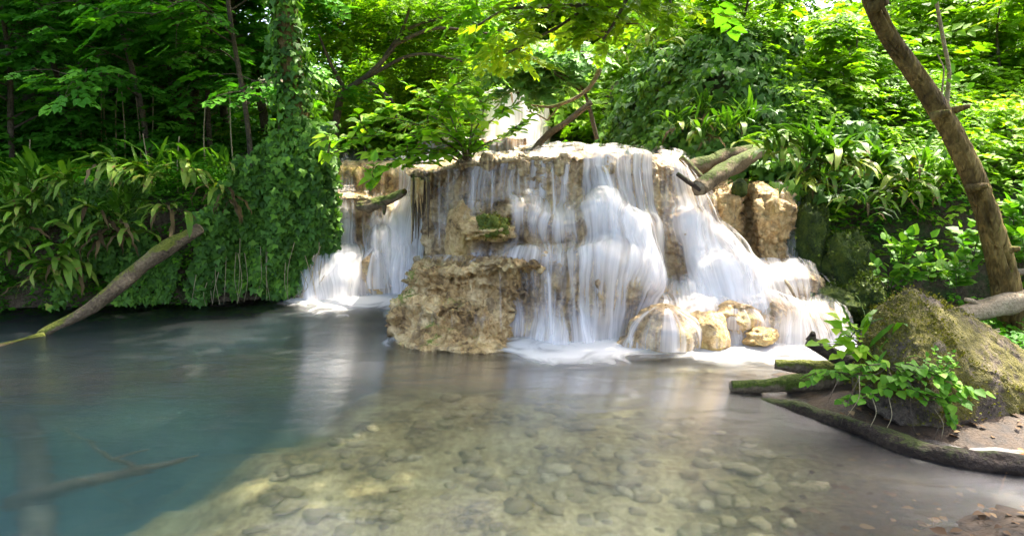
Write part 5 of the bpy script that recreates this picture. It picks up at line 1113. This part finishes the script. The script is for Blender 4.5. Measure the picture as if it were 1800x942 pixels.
# herbs by the leaning trunk
for k, (px, py, Y, hgt, lb) in enumerate(((1705, 470, 5.15, .42, 'light green herb with whorled leaves in front of the dark bank, tallest beside the trunk'), (1685, 515, 5.1, .30, 'low herb with pointed leaves below the tallest whorled herb'), (1790, 420, 5.2, .45, 'broad-leaved herb growing just beyond the leaning trunk'),
                                      (1800, 470, 5.1, .4, 'broad-leaved herb at the picture\'s edge beside the trunk base'), (1640, 500, 5.4, .22, 'small herb on the dark bank between boulder peak and trunk'), (1585, 470, 5.6, .25, 'small bright herb in the middle of the dark bank'), (1560, 505, 5.5, .2, 'small seedling right behind the boulder peak'))):
    b = P(px, py, Y); r = np.random.default_rng(k + 70); S_ = []
    for q in range(6):
        dx = r.normal(0, .12, 3) * [1, .6, 0]; S_.append([b + dx * .2, b + dx * .7 + [0, 0, hgt * .5], b + dx + [0, 0, hgt * r.uniform(.6, 1.1)]])
    leafy_plant('herb_plant', lb, S_, (.06, .12), 'herb', 22, 'plant', 20 + k, 'herb' if False else 'twig', .005, group='herbs round the leaning trunk')

# ------------------------------------------------------------------ stones and litter on the pool bed
r = np.random.default_rng(21)
def stone_mesh(seed):
    nu, nv = 10, 7; u = np.linspace(0, 2 * math.pi, nu, endpoint=False); v = np.linspace(.01, math.pi - .01, nv); U, W = np.meshgrid(u, v, indexing='ij')
    D = np.stack([np.cos(U) * np.sin(W), np.sin(U) * np.sin(W), .6 * np.cos(W)], -1); D *= (1 + .5 * fbm(D * 1.5 + seed * 3, 2, seed))[..., None]
    Fq = grid_faces(nu, nv, True); me = mesh_np('stone', D, Fq); me.materials.append(M['pebble']); return me
m, t, out = newmat('pool_stone'); M['pebble'] = m
col = ramp(t, nd(t, 'ObjectInfo').outputs['Random'], [(0, (.20, .155, .07)), (.3, (.30, .235, .10)), (.7, (.40, .32, .145)), (1, (.54, .45, .24))])
p = nd(t, 'BsdfPrincipled'); p.inputs['Roughness'].default_value = .7; tc = nd(t, 'TexCoord').outputs['Object']
t.links.new(mixc(t, mrange(t, noise(t, tc, 1.4, 4), .4, .7), col, (.25, .21, .08)), p.inputs['Base Color']); t.links.new(p.outputs[0], out.inputs[0])
SM = [stone_mesh(i) for i in range(6)]; cnt = 0
while cnt < 300:
    x, y = r.uniform(-1.3, 2.0), r.uniform(2.3, 4.8)
    if sdist(np.array([x]), np.array([y]), SHELF, -1)[0] < .15 or sdist(np.array([x]), np.array([y]), SHORE, 1)[0] > -.6: continue
    if r.uniform() > 1.15 - .25 * (y - 2.3): continue
    q = bpy.data.objects.new('stone', SM[r.integers(6)]); COL.objects.link(q); q.parent = pool_bed; s = r.uniform(.018, .05) * (1.0 if r.uniform() < .85 else 1.5)
    q.location = (x, y, float(bed(np.array([x]), np.array([y]))[0]) + s * .15); q.scale = (s * r.uniform(.8, 1.4), s, s * r.uniform(.5, .9)); q.rotation_euler = (r.normal(0, .2), r.normal(0, .2), r.uniform(0, 6.3)); cnt += 1
cnt = 0; pos, fw, up, sz = [], [], [], []
while cnt < 300:
    x, y = r.uniform(1.0, 3.2), r.uniform(2.2, 3.7); ds = sdist(np.array([x]), np.array([y]), SHORE, 1)[0]
    if ds < -.75 or r.uniform() > 1.3 - .8 * abs(ds): continue
    pos.append([x, y, float(bed(np.array([x]), np.array([y]))[0]) + .008]); fw.append([*r.normal(0, 1, 2), r.normal(0, .1)]); up.append([r.normal(0, .2), r.normal(0, .2), 1]); sz.append(r.uniform(.025, .07)); cnt += 1
pieces(pool_bed, 'fallen_leaf', LEAF['litter'], pos, fw, up, sz)
